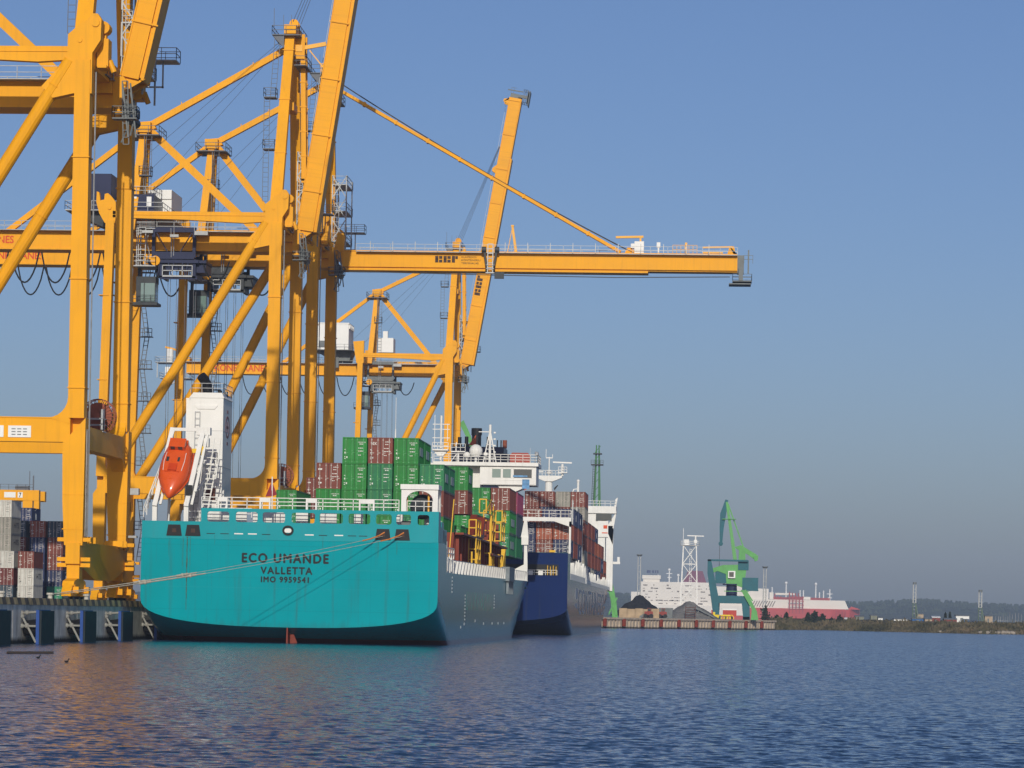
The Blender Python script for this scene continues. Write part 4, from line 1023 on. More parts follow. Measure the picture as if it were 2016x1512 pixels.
for k in range(1,12):
    t = math.pi*k/12; pts.append((a1-.45-r+r*math.cos(t), zr+1.0+.85*math.sin(t)))
pts += [(a0+.45,zr+1.0),(a0+.45,zr)]
m.prism(pts, .2, .45); m.bx(a0-.08,a1+.06,.05,3.2,zt1-.45,zt1); 
for yy in (2.0,2.9): m.bx(a1-.25,a1,yy,yy+.2,zr,zt1-.45)
m.bx(a1-.12,a1-.02,1.2,5.5,9.5,10.4); m.bx(a1-.6,a1-.1,6.5,7.6,9.3,10.6); m.rail([(a0+.5,.5,zr),(a1-.5,.5,zr)], .95, .75, t=.06)
m.build('arched_house', WHITE, S1)
m = MB(); m.tube((a0+.45,.9,zr),(a0+.45,.9,zr+1.5),.09); m.tube((a1-.9,.9,zr),(a1-.9,.9,zr+1.7),.09); split_build(m, 'yellow_post', YELF, S1)
m = MB(); m.ball((a1-1.6,2.4,zr+.5), 1.15); m.build('winch_drum', DARK, S1)
m = MB(); m.beam((-39.85-SX,.1,zr),(-39.85-SX,-.1,zr+2.9),.09,.09); FP = m.build('flagpole', WHITE, S1)
m = MB(); m.prism([(-.95+-39.85-SX+.35,zr+1.1),(-39.85-SX-.05,zr+2.5),(-39.85-SX,zr+1.15)], -.06,-.03); m.prism([(-39.85-SX+.05,zr+2.3),(-39.85-SX+.05,zr+1.15),(-39.85-SX+.45,zr+1.3)], -.1,-.07); m.build('ensign', mat('dark red flag',(.25,.02,.03),var=.3,scale=3), FP)
# funnel
fx0, fx1 = -50.2*270/258*.965-SX, 0
FX0, FX1, FY, FZ = -50.1-SX, -46.5-SX, 12.0, 23.3
m = MB()
m.bx(FX0+.45,FX1,FY,FY+5.0,6.6,FZ-.35); m.bx(FX0,FX0+.5,FY+.4,FY+4.6,6.6,FZ-.5); m.prism([(FX0+.35,FZ-.5),(FX1+.08,FZ-.5),(FX1-.15,FZ),(FX0+.75,FZ)], FY-.06, FY+5.06)
m.prism([(FX0+.9,FZ-1.2),(FX1-.5,FZ-1.2),(FX1-.8,FZ-1.55),(FX0+1.2,FZ-1.55)], FY-.08, FY)
FU = m.build('funnel', mat('white funnel paint',(.74,.73,.70),rough=.45,var=.05,streak=.08), S1)
m = MB(); pp_ = [Vector((FX0+1.75,FY+2.2,FZ-.4)),Vector((FX0+1.72,FY+2.2,FZ+.3)),Vector((FX0+1.62,FY+2.1,FZ+.9)),Vector((FX0+1.42,FY+1.9,FZ+1.35)),Vector((FX0+1.15,FY+1.6,FZ+1.7))]
for a_, b_ in zip(pp_, pp_[1:]): m.tube(a_, b_, .48, .46, n=16)
for c_ in pp_[1:-1]: m.ball(c_, .48, 16, 10)
m.tube((FX0+2.9,FY+2,FZ-.3),(FX0+2.9,FY+2,FZ+.35),.22); m.tube((FX0+3.4,FY+2.6,FZ-.3),(FX0+3.4,FY+2.6,FZ+.3),.2)
m.build('exhaust_pipe', BLACK, FU)
m = MB()
cy, cz = FY+2.5, FZ-3.1
for k in range(24):
    a = 2*math.pi*k/24; b = 2*math.pi*(k+1)/24
    m.beam((FX1+.01,cy+.95*math.cos(a),cz+.95*math.sin(a)), (FX1+.01,cy+.95*math.cos(b),cz+.95*math.sin(b)), .03,.22, side=(1,0,0))
m.bx(FX1,FX1+.02,cy-.5,cy+.5,cz-.12,cz+.12); m.bx(FX1,FX1+.02,cy-.12,cy+.12,cz-.5,cz+.5); m.bx(FX1,FX1+.02,cy-.3,cy+.3,cz+1.3,cz+1.6); m.bx(FX1,FX1+.02,cy-.3,cy+.3,cz-1.7,cz-1.4)
m.build('emblem', mat('dull red emblem',(.20,.05,.05),var=.2,scale=4), FU)
m = MB()
for k in range(4): m.bx(FX0+.5,FX1+.02,FY-.015,FY,9.5+3.4*k,9.53+3.4*k); m.bx(FX1,FX1+.015,FY+.1,FY+4.9,9.5+3.4*k,9.53+3.4*k)
m.build('weld_line', GALV, FU)
m = MB(); m.ladder((FX0+1.2,FY-.2,11),(FX0+1.2,FY-.2,FZ-1.8),.45,t=.05); m.rail([(FX0+.5,FY,FZ-.02),(FX1,FY,FZ-.02),(FX1,FY+5,FZ-.02)],.9,.9,t=.05); m.build('funnel_ladder', GALV, FU)
m = MB(); m.bx(FX1-1.5,FX1-.6,FY-.05,FY,13.2,14.3); m.build('louvre', mat('brown louvre',(.16,.06,.04),var=.2), FU)
# stairs and platforms beside the boat
m = MB()
for (p, q) in (((-9.6,8,10.8),(-8.6,8,16.4)), ((-8.4,9,10.8),(-7.6,9,13.2))):
    m.ladder(p, q, .95, t=.11, step=.45); m.rail([p, q], .9, .8, t=.07)
platform(m, -9.8, -7.8, 7.6, 9.2, 10.9); platform(m, -9.9,-8.3,7.6,9.2,16.4); platform(m,-10.6,-8.2,6.5,7.5,10.85)
m.ladder((-8.4,7.5,15.0),(-8.0,7.5,18.8),.6,t=.08); m.beam((-8.2,4.4,10.4),(-6.6,4.4,9.6),.12,.12)
m.rail([(-7.9,4.5,11.2),(-4.2,4.5,11.2)],1.0,.8)
split_build(m, 'boat_stair', WHITE, S1)
# launching ramp for the free fall boat
m = MB()
xl, xr2 = -51.1-SX, -48.2-SX
for xx in (xl, xr2):
    m.beam((xx,3.2,9.4),(xx,3.2,12.6),.34,.42); m.beam((xx,3.0,12.2),(xx+.75,7.2,19.6),.30,.42); m.beam((xx+.25,8.2,9.4),(xx+.75,7.2,19.4),.22,.22); m.beam((xx,3.1,12.4),(xx+.7,8.0,14.8),.16,.2)
    m.beam((xx+.4,3.6,12.4),(xx+.95,6.4,17.6),.16,.22)
m.beam((xl+.75,7.2,19.5),(xr2+.75,7.2,19.5),.34,.3); m.beam((xl+.5,6.2,17.9),(xl+.9,7.0,19.4),.2,.2); m.bx(xr2+.1,xr2+1.4,6.9,7.7,19.0,19.7); m.bx(xr2+.3,xr2+1.3,6.7,7.4,17.9,18.7)
m.beam((xr2+1.2,7.2,19.5),(xr2+.7,3.8,13.6),.18,.18); m.rail([(xl-.7,3.0,11.4),(xl-.7,4.4,12.6),(xl+.1,6.5,16.0)],1.0,.9,t=.07); m.rail([(xl-1.0,3.0,11.2),(xl-.5,6.5,14.4)],.9,.7,t=.06)
m.build('launching_ramp', WHITE, S1)
m = MB(); m.bx(xl+1.7,xr2+.9,6.4,6.8,17.3,17.7); m.bx(xl+1.6,xl+2.2,6.2,6.9,16.4,17.9); m.bx(xr2+.5,xr2+1.0,6.3,6.8,17.1,17.9); m.bx(xl+1.0,xl+1.6,5.6,6.3,15.6,16.6); m.bx(xl+1.9,xl+2.4,6.2,6.9,16.0,17.2); m.build('hoisting_beam', mat('bright yellow paint',(.75,.48,.02),var=.1), S1)
m = MB(); m.bx(xr2-.1,xr2+.4,3.2,3.9,13.3,14.2); m.build('ramp_fitting', BLACK, S1)
# the lifeboat itself
LB = thing('lifeboat', 'orange enclosed free fall lifeboat hanging nose down above the stern', 'lifeboat', (-49.65, 263.2, 15.6))
ORB = mat('orange gelcoat', (.62,.085,.014), rough=.28, var=.06, scale=1.5, coat=.3)
ax = Vector((-.06,-.62,-.78)).normalized(); sd_ = Vector((1,0,0)); sd_ = (sd_-ax*sd_.dot(ax)).normalized(); nm = sd_.cross(ax)
if nm.y > 0: nm = -nm       # towards the viewer and upwards = roof side
prof = [(-2.7,.95,.75),(-2.5,1.15,.95),(-2.0,1.28,1.1),(-1.0,1.42,1.2),(.3,1.45,1.2),(1.2,1.35,1.1),(2.0,1.05,.9),(2.7,.62,.62),(3.15,.28,.35),(3.35,.05,.1)]
m = MB(); n = 16; vs = []; fs = []
for t, a, b in prof:
    for i in range(n):
        th = 2*math.pi*i/n; cx_, cy_ = math.cos(th), math.sin(th)
        e = 2/2.8; px_ = abs(cx_)**e*(1 if cx_>0 else -1); py_ = abs(cy_)**e*(1 if cy_>0 else -1)
        vs.append(ax*t + sd_*(a*px_) + nm*(b*py_*(1.0 if py_>0 else .8)))
for i in range(len(prof)-1):
    for j in range(n): fs.append((i*n+j,i*n+(j+1)%n,(i+1)*n+(j+1)%n,(i+1)*n+j))
fs += [tuple(range(n-1,-1,-1)), tuple((len(prof)-1)*n+j for j in range(n))]
m.add(vs, fs); o = m.build('boat_hull', ORB, LB, smooth=True)
m = MB(); 
def lb(t, x, y): return ax*t + sd_*x + nm*y
def obox(m, t0,t1,x0,x1,y0,y1):
    P = [lb(t,x,y) for y in (y0,y1) for (t,x) in ((t0,x0),(t1,x0),(t1,x1),(t0,x1))]
    m.add(P, [(0,1,2,3),(7,6,5,4),(0,4,5,1),(1,5,6,2),(2,6,7,3),(3,7,4,0)])
obox(m,-2.55,-1.5,-.75,.75,.8,1.6); obox(m,-2.8,-2.45,-.85,.85,.4,1.1); o = m.build('cockpit', ORB, LB)
m = MB(); obox(m,-1.51,-1.46,-.55,-.15,1.25,1.6); obox(m,-1.51,-1.46,.15,.55,1.25,1.6); m.build('window', GLASS, LB)
m = MB(); obox(m,-.6,-.1,-.75,-.5,1.12,1.2); obox(m,-.6,-.1,.3,.5,1.16,1.2); m.build('hatch_window', GLASS, LB)
m = MB()
for k in range(2): m.path([lb(t,s,.05*0+b) for t,s,b in ((-2.2,1.33-2.66*k,0),(-.5,1.47-2.94*k,0),(1.2,1.38-2.76*k,0),(2.1,1.02-2.04*k,0),(2.8,.56-1.12*k,0))], .06)
m.path([lb(t,s,b) for t,s,b in ((1.5,-1.0,.6),(1.75,-.5,.88),(1.8,0,.95),(1.75,.5,.88),(1.5,1.0,.6))], .035)
m.build('fender_strake', ORB, LB)
m = MB()
for sg in (-1,1): m.path([lb(t,sg*(a+.02),-.1-.12*(k%2)) for k,(t,a) in enumerate(((-2.0,1.3),(-1.5,1.36),(-1,1.42),(-.5,1.44),(0,1.45),(.5,1.43),(1,1.37),(1.5,1.25)))], .025, n=5)
m.path([lb(-1.3,-.9,1.0),lb(-.2,-.95,1.08),lb(.9,-.85,1.02)], .03, n=5); m.path([lb(-1.3,.9,1.0),lb(-.2,.95,1.08),lb(.9,.85,1.02)], .03, n=5)
m.build('grab_line', WHITE, LB)
m = MB(); obox(m,.2,1.0,-.4,.4,1.12,1.24); obox(m,1.05,1.1,-.7,.7,1.0,1.12); m.build('roof_hatch', mat('darker orange', (.50,.05,.01), rough=.4), LB)
# main deck side: white bulwark of close stanchions, cargo gear
m = MB(); 
yy = 9.0
while yy < 128:
    z0 = zd1(yy)-.05; m.bx(12.85,13.42,yy,yy+.08,z0,z0+1.3); yy += 3.4
m.beam((13.35,9,zd1(9)+1.2),(13.35,128,zd1(128)+1.2),.07,.07); m.beam((13.2,9,zd1(9)+.05),(13.2,128,zd1(128)+.05),.14,.1)
m.bx(12.4,13.42,8.6,8.75,6.7,9.6); m.rail([(12.9,8.7,8.1),(13.38,16,8.1)],1.0,1.2,t=.09); m.bx(13.0,13.42,10,10.8,6.9,8.2); m.bx(13.0,13.42,14,14.6,6.9,8.2)
m.build('side_bulwark', WHITE, S1)
m = MB(); m.prism([(11.1,7.4),(13.4,7.4),(13.45,9.2),(13.3,13.8),(12.95,13.8),(12.95,9.6),(11.1,8.6)], 123.5, 124.1); m.bx(12.6,13.5,123.2,124.0,12.2,13.2); m.prism([(12.5,13.2),(13.5,13.2),(13.3,15.4),(12.9,15.4)],123.4,123.8); m.build('forecastle_bulwark', WHITE, S1)
RIB = mat('red brown hatch paint', (.21,.035,.018), rough=.5, var=.15, scale=.6, streak=.2)
m = MB()        # ribbed red brown hatch side and lashing bridge
m.bx(11.2,12.0,32,94,6.6,11.1); m.prismx([(46,11.1),(55,11.2),(60,13.9),(83,14.1),(92,13.4),(94,11.1)],11.2,11.9)
yy = 33
while yy < 94:
    m.bx(12.0,12.35,yy,yy+.3,6.6,10.9); yy += 3.6
m.bx(11.9,12.9,32,94,10.9,11.1); m.prismx([(46,11.1),(57,11.6),(60,13.6),(59,11.2)],11.9,12.8)
for y0 in (60,66,72,78,84): m.bx(11.9,12.5,y0,y0+.2,11.1,13.6)
m.bx(11.8,13.1,68,80,9.6,9.8); m.bx(11.6,12.6,26,32,6.6,7.9); m.bx(11.0,12.2,94,121,6.6,8.1)
yy = 95
while yy < 121: m.bx(12.2,12.8,yy,yy+.12,6.6,8.1); yy += 2.2
m.build('hatch_coaming', RIB, S1)
YG = mat('yellow guard paint', (.72,.42,.03), rough=.5, var=.12)
def cage(m, y, z0, z1, wdt=2.2, x=12.9):
    for yy in (y, y+wdt*.5, y+wdt): m.beam((x,yy,z0),(x,yy,z1),.12,.14)
    for xx in (x-.75,): m.beam((xx,y,z0),(xx,y,z1),.12,.12)
    n = max(1, round((z1-z0)/1.1))
    for k in range(n+1):
        z = z0+(z1-z0)*k/n; m.beam((x,y,z),(x,y+wdt,z),.12,.12); m.beam((x-.75,y,z),(x,y,z),.14,.12)
for k, (y, z0, z1, wd) in enumerate(((47,7.6,10.9,5.5),(47,11.2,12.9,5.5),(66,11.2,14.6,7),(66,8.4,9.8,6),(80,8.3,9.9,6),(82,11.6,13.7,6),(84,13.9,15.2,5.5),(60,14.1,15.6,10))):
    m = MB(); cage(m, y, z0, z1, wd); m.build('yellow_guard_cage', YG, S1)
m = MB()
for y in (41,47,66,82,96,112): m.beam((13.0,y,6.7),(13.0,y,8.6 if y > 90 else 9.4),.14,.16)
m.beam((13.0,66,9.8),(13.0,66,14),.14,.16); m.beam((12.9,60,14.2),(12.9,67,15.8),.14,.14); m.bx(11.2,12.2,100,101,8.1,11.4); m.beam((11.9,26,7.0),(12.4,26,14.2),.09,.09)
split_build(m, 'guard_post', YG, S1)
m = MB(); m.bx(12.6,13.9,84,93,6.9,8.6); 
for k in range(6): m.bx(13.5,13.8,84.4+k*1.5,84.8+k*1.5,5.4,6.9)
m.build('accommodation_ladder', mat('grey ladder housing',(.20,.23,.25),rough=.6,var=.25,scale=2), S1)
m = MB()        # draught marks and small white marks on the side
for yy, z0, z1 in ((14,4.9,6.3),(28.5,2.3,4.8),(66.5,3.6,5.2)):
    z = z0
    while z < z1: m.bx(13.445,13.47,yy,yy+.5,z,z+.16); z += .34
for yy in (24,28,41,52,64,73,82): m.bx(13.445,13.47,yy,yy+.7,1.5+(yy%3)*.3,1.75+(yy%3)*.3)
m.build('hull_marks', WHITE, S1)
m = MB(); m.bx(13.445,13.455,30,64,3.3,5.15); m.build('hull_reflection_panel', mat('painted hull reflection',(.05,.36,.27),rough=.16,var=.3,scale=.8,spec=.06), S1)  # greenish reflection on the ship's side, painted as a paler panel
m = MB()
for yy in (4.6,5.9,7.1): m.bx(13.42,13.44,yy,yy+.35,9.4 if yy<7 else 9.2,10.5 if yy<7 else 10.1)
split_build(m, 'side_fairlead', BLACK, S1)
# bridge right forward
m = MB(); BY = 142
bx0, bx1 = -32.8-SX, -25.0-SX
m.bx(-11,-1.0,BY+1,BY+9,6.6,20.8); m.bx(-1,3.5,BY+2,BY+8,17.6,20.8); m.bx(bx0,bx1,BY,BY+6,20.9,23.5); m.bx(-39.3-SX,bx1+.3,BY-.4,BY+7,23.5,24.0); m.prism([(bx0+2.5,20.85),(bx1-1.0,20.85),(bx1-4.2,19.4),(bx0+3.2,19.4)], BY+.5, BY+4); m.bx(-36.6-SX,bx0-.02,BY+2,BY+6,17.6,23.45)
m.bx(bx0+.4,bx1-.2,BY-.06,BY,21.0,21.08); m.bx(bx0+2.4,bx1-1.2,BY-.05,BY,21.55,21.6)
BR = m.build('bridge', WHITE, S1)
for a, b in ((-31.1,-29.9),(-29.6,-28.5),(-28.1,-25.6)):
    m = MB(); m.bx(a-SX,b-SX,BY-.04,BY,21.9,23.1); w_ = m.build('window', GREENGL if a < -29 else GLASS, BR)
    m = MB(); m.bx(a-SX-.08,a-SX,BY-.07,BY,21.85,23.15); m.bx(b-SX,b-SX+.08,BY-.07,BY,21.85,23.15); m.bx(a-SX-.08,b-SX+.08,BY-.07,BY,23.1,23.18); m.build('window_frame', WHITE, w_)
m = MB(); m.rail([(-39.2-SX,BY-.3,24.0),(bx1+.2,BY-.3,24.0),(bx1+.2,BY+6.5,24.0)],1.1,1.0,t=.07,mid=2); m.build('bridge_rail', WHITE, S1)
m = MB(); c = -38.5-SX      # ladder mast to port
m.tube((c,BY+2,24),(c,BY+2,30.5),.16); m.beam((c-.9,BY+2,26),(c-.9,BY+2,30.6),.08,.08); m.beam((c+.9,BY+2,27),(c+.9,BY+2,29.4),.08,.08)
for z in (26.2,27.4,28.6,29.3): m.beam((c-1.2,BY+2,z),(c+1.2,BY+2,z),.1,.1)
m.bx(c-1.1,c+1.1,BY+1,BY+3,25.6,25.8); m.prism([(c-1.0,25.6),(c+1.0,25.6),(c+.4,24.9),(c-.4,24.9)],BY+1.5,BY+2.5); m.rail([(c-1.1,BY+1,25.8),(c+1.1,BY+1,25.8)],.9,.7,t=.07)
m.build('signal_mast', WHITE, S1)
m = MB(); c = -31.6-SX
for dx in (-.9,.9): m.beam((c+dx,BY+1.5,24),(c,BY+1.5,28.6),.12,.14)
m.tube((c,BY+1.5,24),(c,BY+1.5,29.3),.18); m.beam((c-1.6,BY+1.5,28.3),(c,BY+1.5,28.3),.14,.12)
for k in range(6): m.beam((c-.8+.13*k,BY+1.5,24.6+.65*k),(c+.8-.13*k,BY+1.5,24.6+.65*k),.08,.08)
for k in range(4): m.bx(c+.5,c+.8,BY+1.3,BY+1.7,25.4+k*.9,25.6+k*.9)
m.build('main_mast', WHITE, S1)
m = MB(); c = -33.5-SX; m.tube((c,BY+1,24),(c,BY+1,25.0),.18); m.tube((c,BY+1,24.8),(c,BY+1,25.1),.6,n=16); m.ball((c,BY+1,25.6),.92,16,10); c -= 1.25; m.tube((c,BY+1,24),(c,BY+1,24.8),.1); m.ball((c,BY+1,25.0),.46); m.build('radome', WHITE, S1, smooth=False)
m = MB(); c = -36.0-SX; m.tube((c,BY+1.5,24),(c,BY+1.5,25.6),.14); m.beam((c-1.1,BY+1.5,24.0),(c-.2,BY+1.5,25.2),.1,.1); m.bx(c-1.0,c+1.0,BY+1,BY+2,25.4,25.55); m.rail([(c-1,BY+1,25.55),(c+1,BY+1,25.55)],1.0,.6,t=.06); m.beam((c-.3,BY+1.5,25.6),(c-.3,BY+1.5,26.8),.12,.12); m.bx(c+3.6,c+4.1,BY+1,BY+1.5,25.0,25.4); split_build(m, 'radar_platform', WHITE, S1)
m = MB(); c = -39.6-SX; m.tube((c-2.6,BY+3,24),(c-2.6,BY+3,26.8),.14); m.beam((c-3.6,BY+3,26.8),(c-1.4,BY+3,26.8),.3,.2); m.tube((c-5.4,BY+3,24),(c-5.4,BY+3,28.6),.2,.08); m.tube((c-5.4,BY+3,28),(c-5.4,BY+3,33),.04); m.rail([(c-6.4,BY+2,24),(c,BY+2,24)],1.3,1.1,t=.07); m.bx(-12,c+.5,BY-.2,BY+6,23.3,23.8); m.build('port_wing_gear', WHITE, S1)
m = MB(); m.tube((bx1-.2,BY+.5,24),(bx1-.2,BY+.5,25.6),.07); m.ball((bx1,BY+.5,25.3),.3); m.beam((bx1-1.0,BY+2,24),(bx1-1.0,BY+2,26.2),.05,.05); m.build('wing_light', GALV, S1)
m = MB(); m.bx(bx1-1.9,bx1-.9,BY-.12,BY-.06,20.4,21.7); m.bx(bx1-3.2,bx1-1.2,BY-.1,BY-.06,22.0,22.25); m.build('folded_awning', mat('blue awning',(.12,.28,.5),var=.4,scale=2), S1)
m = MB(); m.bx(bx1-3.9,bx1-1.1,BY+3,BY+5,24.0,25.2); m.prism([(bx1-3.9,25.2),(bx1-1.1,25.2),(bx1-1.4,25.55),(bx1-3.6,25.55)],BY+3,BY+5)
for k in range(5): m.bx(bx1-3.8+k*.6,bx1-3.7+k*.6,BY+2.95,BY+3,24.0,25.2)
m.build('red_locker', mat('faded red locker',(.34,.07,.05),rough=.5,var=.2,scale=2), S1)
# cargo on the teal ship
G = 'containers on the teal ship'
XE, YB1 = -27.1, 287.0
XF = -26.6
Z1 = 20.35
names = {0:'rightmost',1:'second from the right',2:'third from the right',3:'fourth from the right',4:'fifth from the right'}
aft = {4:(1,[(RED2,'red'),(GREEN,'ever'),(GREEN,'ever'),(RED,'red')]), 3:(0,[(GREEN,'ever'),(GREEN,'ever'),(GREEN,'ever'),(GREEN2,'ever'),(RED,'red')]), 2:(0,[(RED2,'tex'),(GREEN2,'ever'),(GREEN2,'ever'),(GREEN,'ever'),(RED,'red')]), 1:(0,[(GREEN,'side'),(GREEN,'ever'),(GREEN,'ever'),(GREEN2,'ever'),(GREEN,'ever')]), 0:(1,[(GREEN2,'side'),(RED2,'red'),(GREEN,'ever'),(RED,'red')])}
def cname(c): return {GREEN:'green',GREEN2:'dull green',RED:'dark red',RED2:'brownish red',ORG:'orange red',NAVC:'navy',GRYC:'grey',WHTC:'white',MAG:'magenta',SLATE:'slate grey'}[c]
for k, (t0, st) in aft.items():
    for i, (c, s_) in enumerate(st):
        ex = ' lettered tex' if s_ == 'tex' else ''
        container(XE-2.6*k, YB1, Z1-CH*(t0+i+1), L20, c, f'{cname(c)} container{ex}, {ORD[i]}, {names[k]} stack behind teal stern', G, s_)
        if k < 2 and i < 3: container(XE-2.6*k, YB1+6.2, Z1-CH*(t0+i+1), L20, c, f'{cname(c)} container tucked behind the {ORD[i]} one, {names[k]} stack', G, s_)
zz = Z1-CH
for i, (c, s_) in enumerate([(GREEN,'side'),(RED2,'red')]): container(XE, 315, zz+1.25-CH*(i+1), L20, c, f'{cname(c)} container, {ORD[i]} one below the left end of the wheelhouse', G, s_)
container(XE, 306.8, zz-CH*3-.25, L20, GREEN, 'green container with pale side panel left of the yellow ladders', G, 'side')
container(XE, 313.0, zz-CH*3-.25, L20, GREEN2, 'dull green container wedged behind the one left of the yellow ladders', G, 'ever')
for k, st in ((0,[(RED2,'red'),(GREEN,'side'),(GREEN2,'side')]), (1,[(GREEN,'ever'),(GREEN2,'ever'),(RED,'red')]), (2,[(RED2,'red'),(GREEN,'ever')])):
    for i, (c, s_) in enumerate(st): container(XF-2.6*k, 372.5, 19.3-2.93*(i+1), L40, c, f'{cname(c)} container, {ORD[i]}, {names[k]} stack below the wheelhouse', G, s_, 1.12)
for i, (c, s_) in enumerate([(MAG,'red'),(SLATE,'red'),(GREEN2,'ever')]): container(XF+.1, 385.2, 19.3-2.93*(i+1), L40, c, f'{cname(c)} container, {ORD[i]} of the foremost stack on the teal ship', G, s_, 1.12)
for i, (c, s_) in enumerate([(GREEN,'ever'),(GREEN2,'ever'),(RED,'red')]): container(-49.6, 340, 17.2-CH*(i+1), L40, c, f'{cname(c)} container, {ORD[i]} of the lone stack left of the flagpole', G, s_)
container(-50.6, 372, 17.6, L20, RED2, 'brownish red container glimpsed between two yellow crane legs', G, 'red')
container(-50.6, 372, 15.0, L20, RED, 'dark red container under the one between the crane legs', G, 'red')
# mooring ropes from the starboard fairleads to the quay
ROPE = mat('pale mooring rope', (.40,.37,.30), rough=.8, var=.2, scale=3)
ROPO = mat('orange rope', (.6,.2,.05), rough=.8, var=.2, scale=3)
for k, px in enumerate((751, 789)):
    p = Vector((wx(px)+SX, SY1-.12, 9.75)); q = Vector((XQ-.75, 232.4+.3*k, ZQ+.5-.1*k))
    T = thing('mooring_rope', ('upper' if k == 0 else 'lower') + ' pale mooring rope slanting across the teal transom to the quay', 'rope', p)
    pts = [p.lerp(q, i/24)-p + Vector((0,0,-4*.35*(i/24)*(1-i/24))) for i in range(25)]
    m = MB(); m.path(pts[:15], .022, n=6); m.path(pts[14:19], .062, n=8); m.path(pts[18:], .038, n=7); m.build('rope', ROPE, T)
    for f_ in (15, 18):
        m = MB(); c = pts[f_]; m.ball(c, .15); m.tube(c+Vector((-.4,-.4,-.1)), c+Vector((.4,.4,.1)), .1); m.build('shackle', ROPE, T)
    m = MB(); m.path([Vector((.15,.05,.35)), Vector((-.3,-.12,.05)), pts[1]*1.0, pts[1]*1.6], .06); m.build('chafe_sleeve', ROPO, T)
# ------------------------------------------------------------------ blue container ship
S2X, S2Y = -36.2, 424.0
SC = 1.02     # whole ship set a little farther out along the same quay
BLUE = hull_mat('navy hull paint', (.010,.024,.098), (.05,.02,.03), .25)
S2 = thing('container_ship', 'navy blue container ship ahead of the teal one, white bridge forward', 'ship', (S2X*SC, S2Y*SC, 0))
def zd2(s): return 12.3 if s < 8 else 8.45
H2, _ = hull('hull', S2, BLUE, 29.8, 190, zd2, 4.2, 1.9, 26, 130, 168)
for p in H2.data.polygons: p.use_smooth = abs(p.normal.y) < .9
hb = 14.9
m = MB(); m.prismz([(-hb+.2,8),(hb-.2,8),(hb-.2,150),(9,176),(0,184),(-9,176),(-hb+.2,150)], 8.1, 8.3); m.bx(-hb+.1,hb-.1,.1,8,12.3,12.36); m.build('deck', DECKM, S2)
m = MB(); m.bx(-27.8-S2X-6,-22.7-S2X,-.05,.0,8.95,10.55); m.build('mooring_recess', BLACK, S2)
m = MB(); m.rail([(-28-S2X,-.12,8.95),(-22.9-S2X,-.12,8.95)],.75,.8,t=.07); m.bx(-27.2-S2X,-26.5-S2X,-.15,-.05,8.95,9.6); m.bx(-25.7-S2X,-25.0-S2X,-.15,-.05,8.95,9.6); m.build('mooring_rail', WHITE, S2)
m = MB()
for k in range(4): m.beam((-24.3-S2X+.42*k,-.15,8.95),(-24.3-S2X+.42*k,-.15,10.4-.15*(k%2)),.08,.08)
split_build(m, 'yellow_post', YG, S2)
m = MB(); m.rail([(-hb,.3,12.36),(hb-.2,.3,12.36),(hb-.2,7.8,12.36)],1.3,1.6,t=.06); m.build('stern_rail', GALV, S2)
m = MB(); m.bx(hb-2.8,hb-1.9,-.1,.3,12.4,12.7); m.build('stern_light', YG, S2)
# white fin stanchions along the starboard side
m = MB(); yy = 10; k = 0
rnd = random.Random(3)
while yy < 176:
    h = rnd.uniform(1.6,3.6) if yy < 70 else rnd.uniform(1.0,2.4)
    m.prismx([(yy,8.4),(yy+1.6,8.4),(yy+.9,8.4+h),(yy+.4,8.4+h)], hb-.7, hb-.02); yy += 2.6
m.bx(hb-.5,hb-.03,9,60,8.4,9.4); m.bx(hb-.5,hb-.03,66,176,8.4,9.1)
m.build('side_stanchions', WHITE, S2)
m = MB()
for y in (14,20.5,34,41,54,61,74,81,94,101,114): m.bx(hb-.55,hb-.35,y,y+.25,8.4,14.5+ (y%7))
split_build(m, 'lashing_post', GALV, S2)
m = MB(); gx0, gx1 = -31-S2X, -21.1-S2X
m.bx(gx0,gx1,3.6,4.6,17.15,17.75); m.prism([(gx1-2.6,17.15),(gx1,17.15),(gx1,16.3)],3.6,4.4); m.rail([(gx0,3.6,17.75),(gx1,3.6,17.75)],1.05,1.6,t=.07); m.bx(gx1-.3,gx1,3.6,4.4,12.3,17.15); m.build('lashing_bridge', WHITE, S2)
# side lettering, shortened by the view
m = MB(); letters_fit(m, 'CONTAINERSHIPS', 4.2, 36, 172, hb+.02, 3.2, axis='y'); m.bx(hb+.005,hb+.02,26,33,5.6,7.3); m.prismx([(22,4.6),(32,5.2),(32,4.0)],hb+.005,hb+.02); m.build('lettering', mat('faded white hull lettering',(.5,.52,.55),var=.3,scale=1), S2)
# funnel casing aft with its pipes
m = MB(); fx0, fx1 = -41.2-S2X, -33.0-S2X
m.bx(fx0,fx1,24,32,8.3,29.4); m.bx(fx1,fx1+.8,25,31,8.3,28.4)
for k in range(4): m.bx(fx0+5.0,fx0+7.4,23.95,24,26.4+.5*k,26.6+.5*k)
FC = m.build('funnel_casing', NAVY, S2)
m = MB(); c = -37.6-S2X; m.tube((c,27,29),(c,27,31.6),.75,n=16); m.tube((c,27,31.4),(c,27.0,32.5),.85,n=16)
for dx, h in ((-2.6,1.6),(-1.5,1.7),(2.0,1.7)): m.tube((c+dx,26,29.3),(c+dx,26,29.4+h),.3,n=12); m.tube((c+dx,26,29.3),(c+dx,26,29.9),.42,n=12)
for dx in (3.4,4.0): m.tube((c+dx,26,29.3),(c+dx,26,30.6),.1)
m.build('exhaust_pipe', BLACK, FC)
m = MB(); m.tube((c+4.6,26,29.3),(c+4.6,26,30.6),.35); m.build('red_vent', REEL, FC)
m = MB(); m.prism([(c-.9,29.5),(c+.3,29.6),(c+.25,31.2),(c-.2,30.6)],22.8,22.9); m.build('ensign', mat('orange red ensign',(.5,.10,.04),var=.4,scale=1.5), FC)
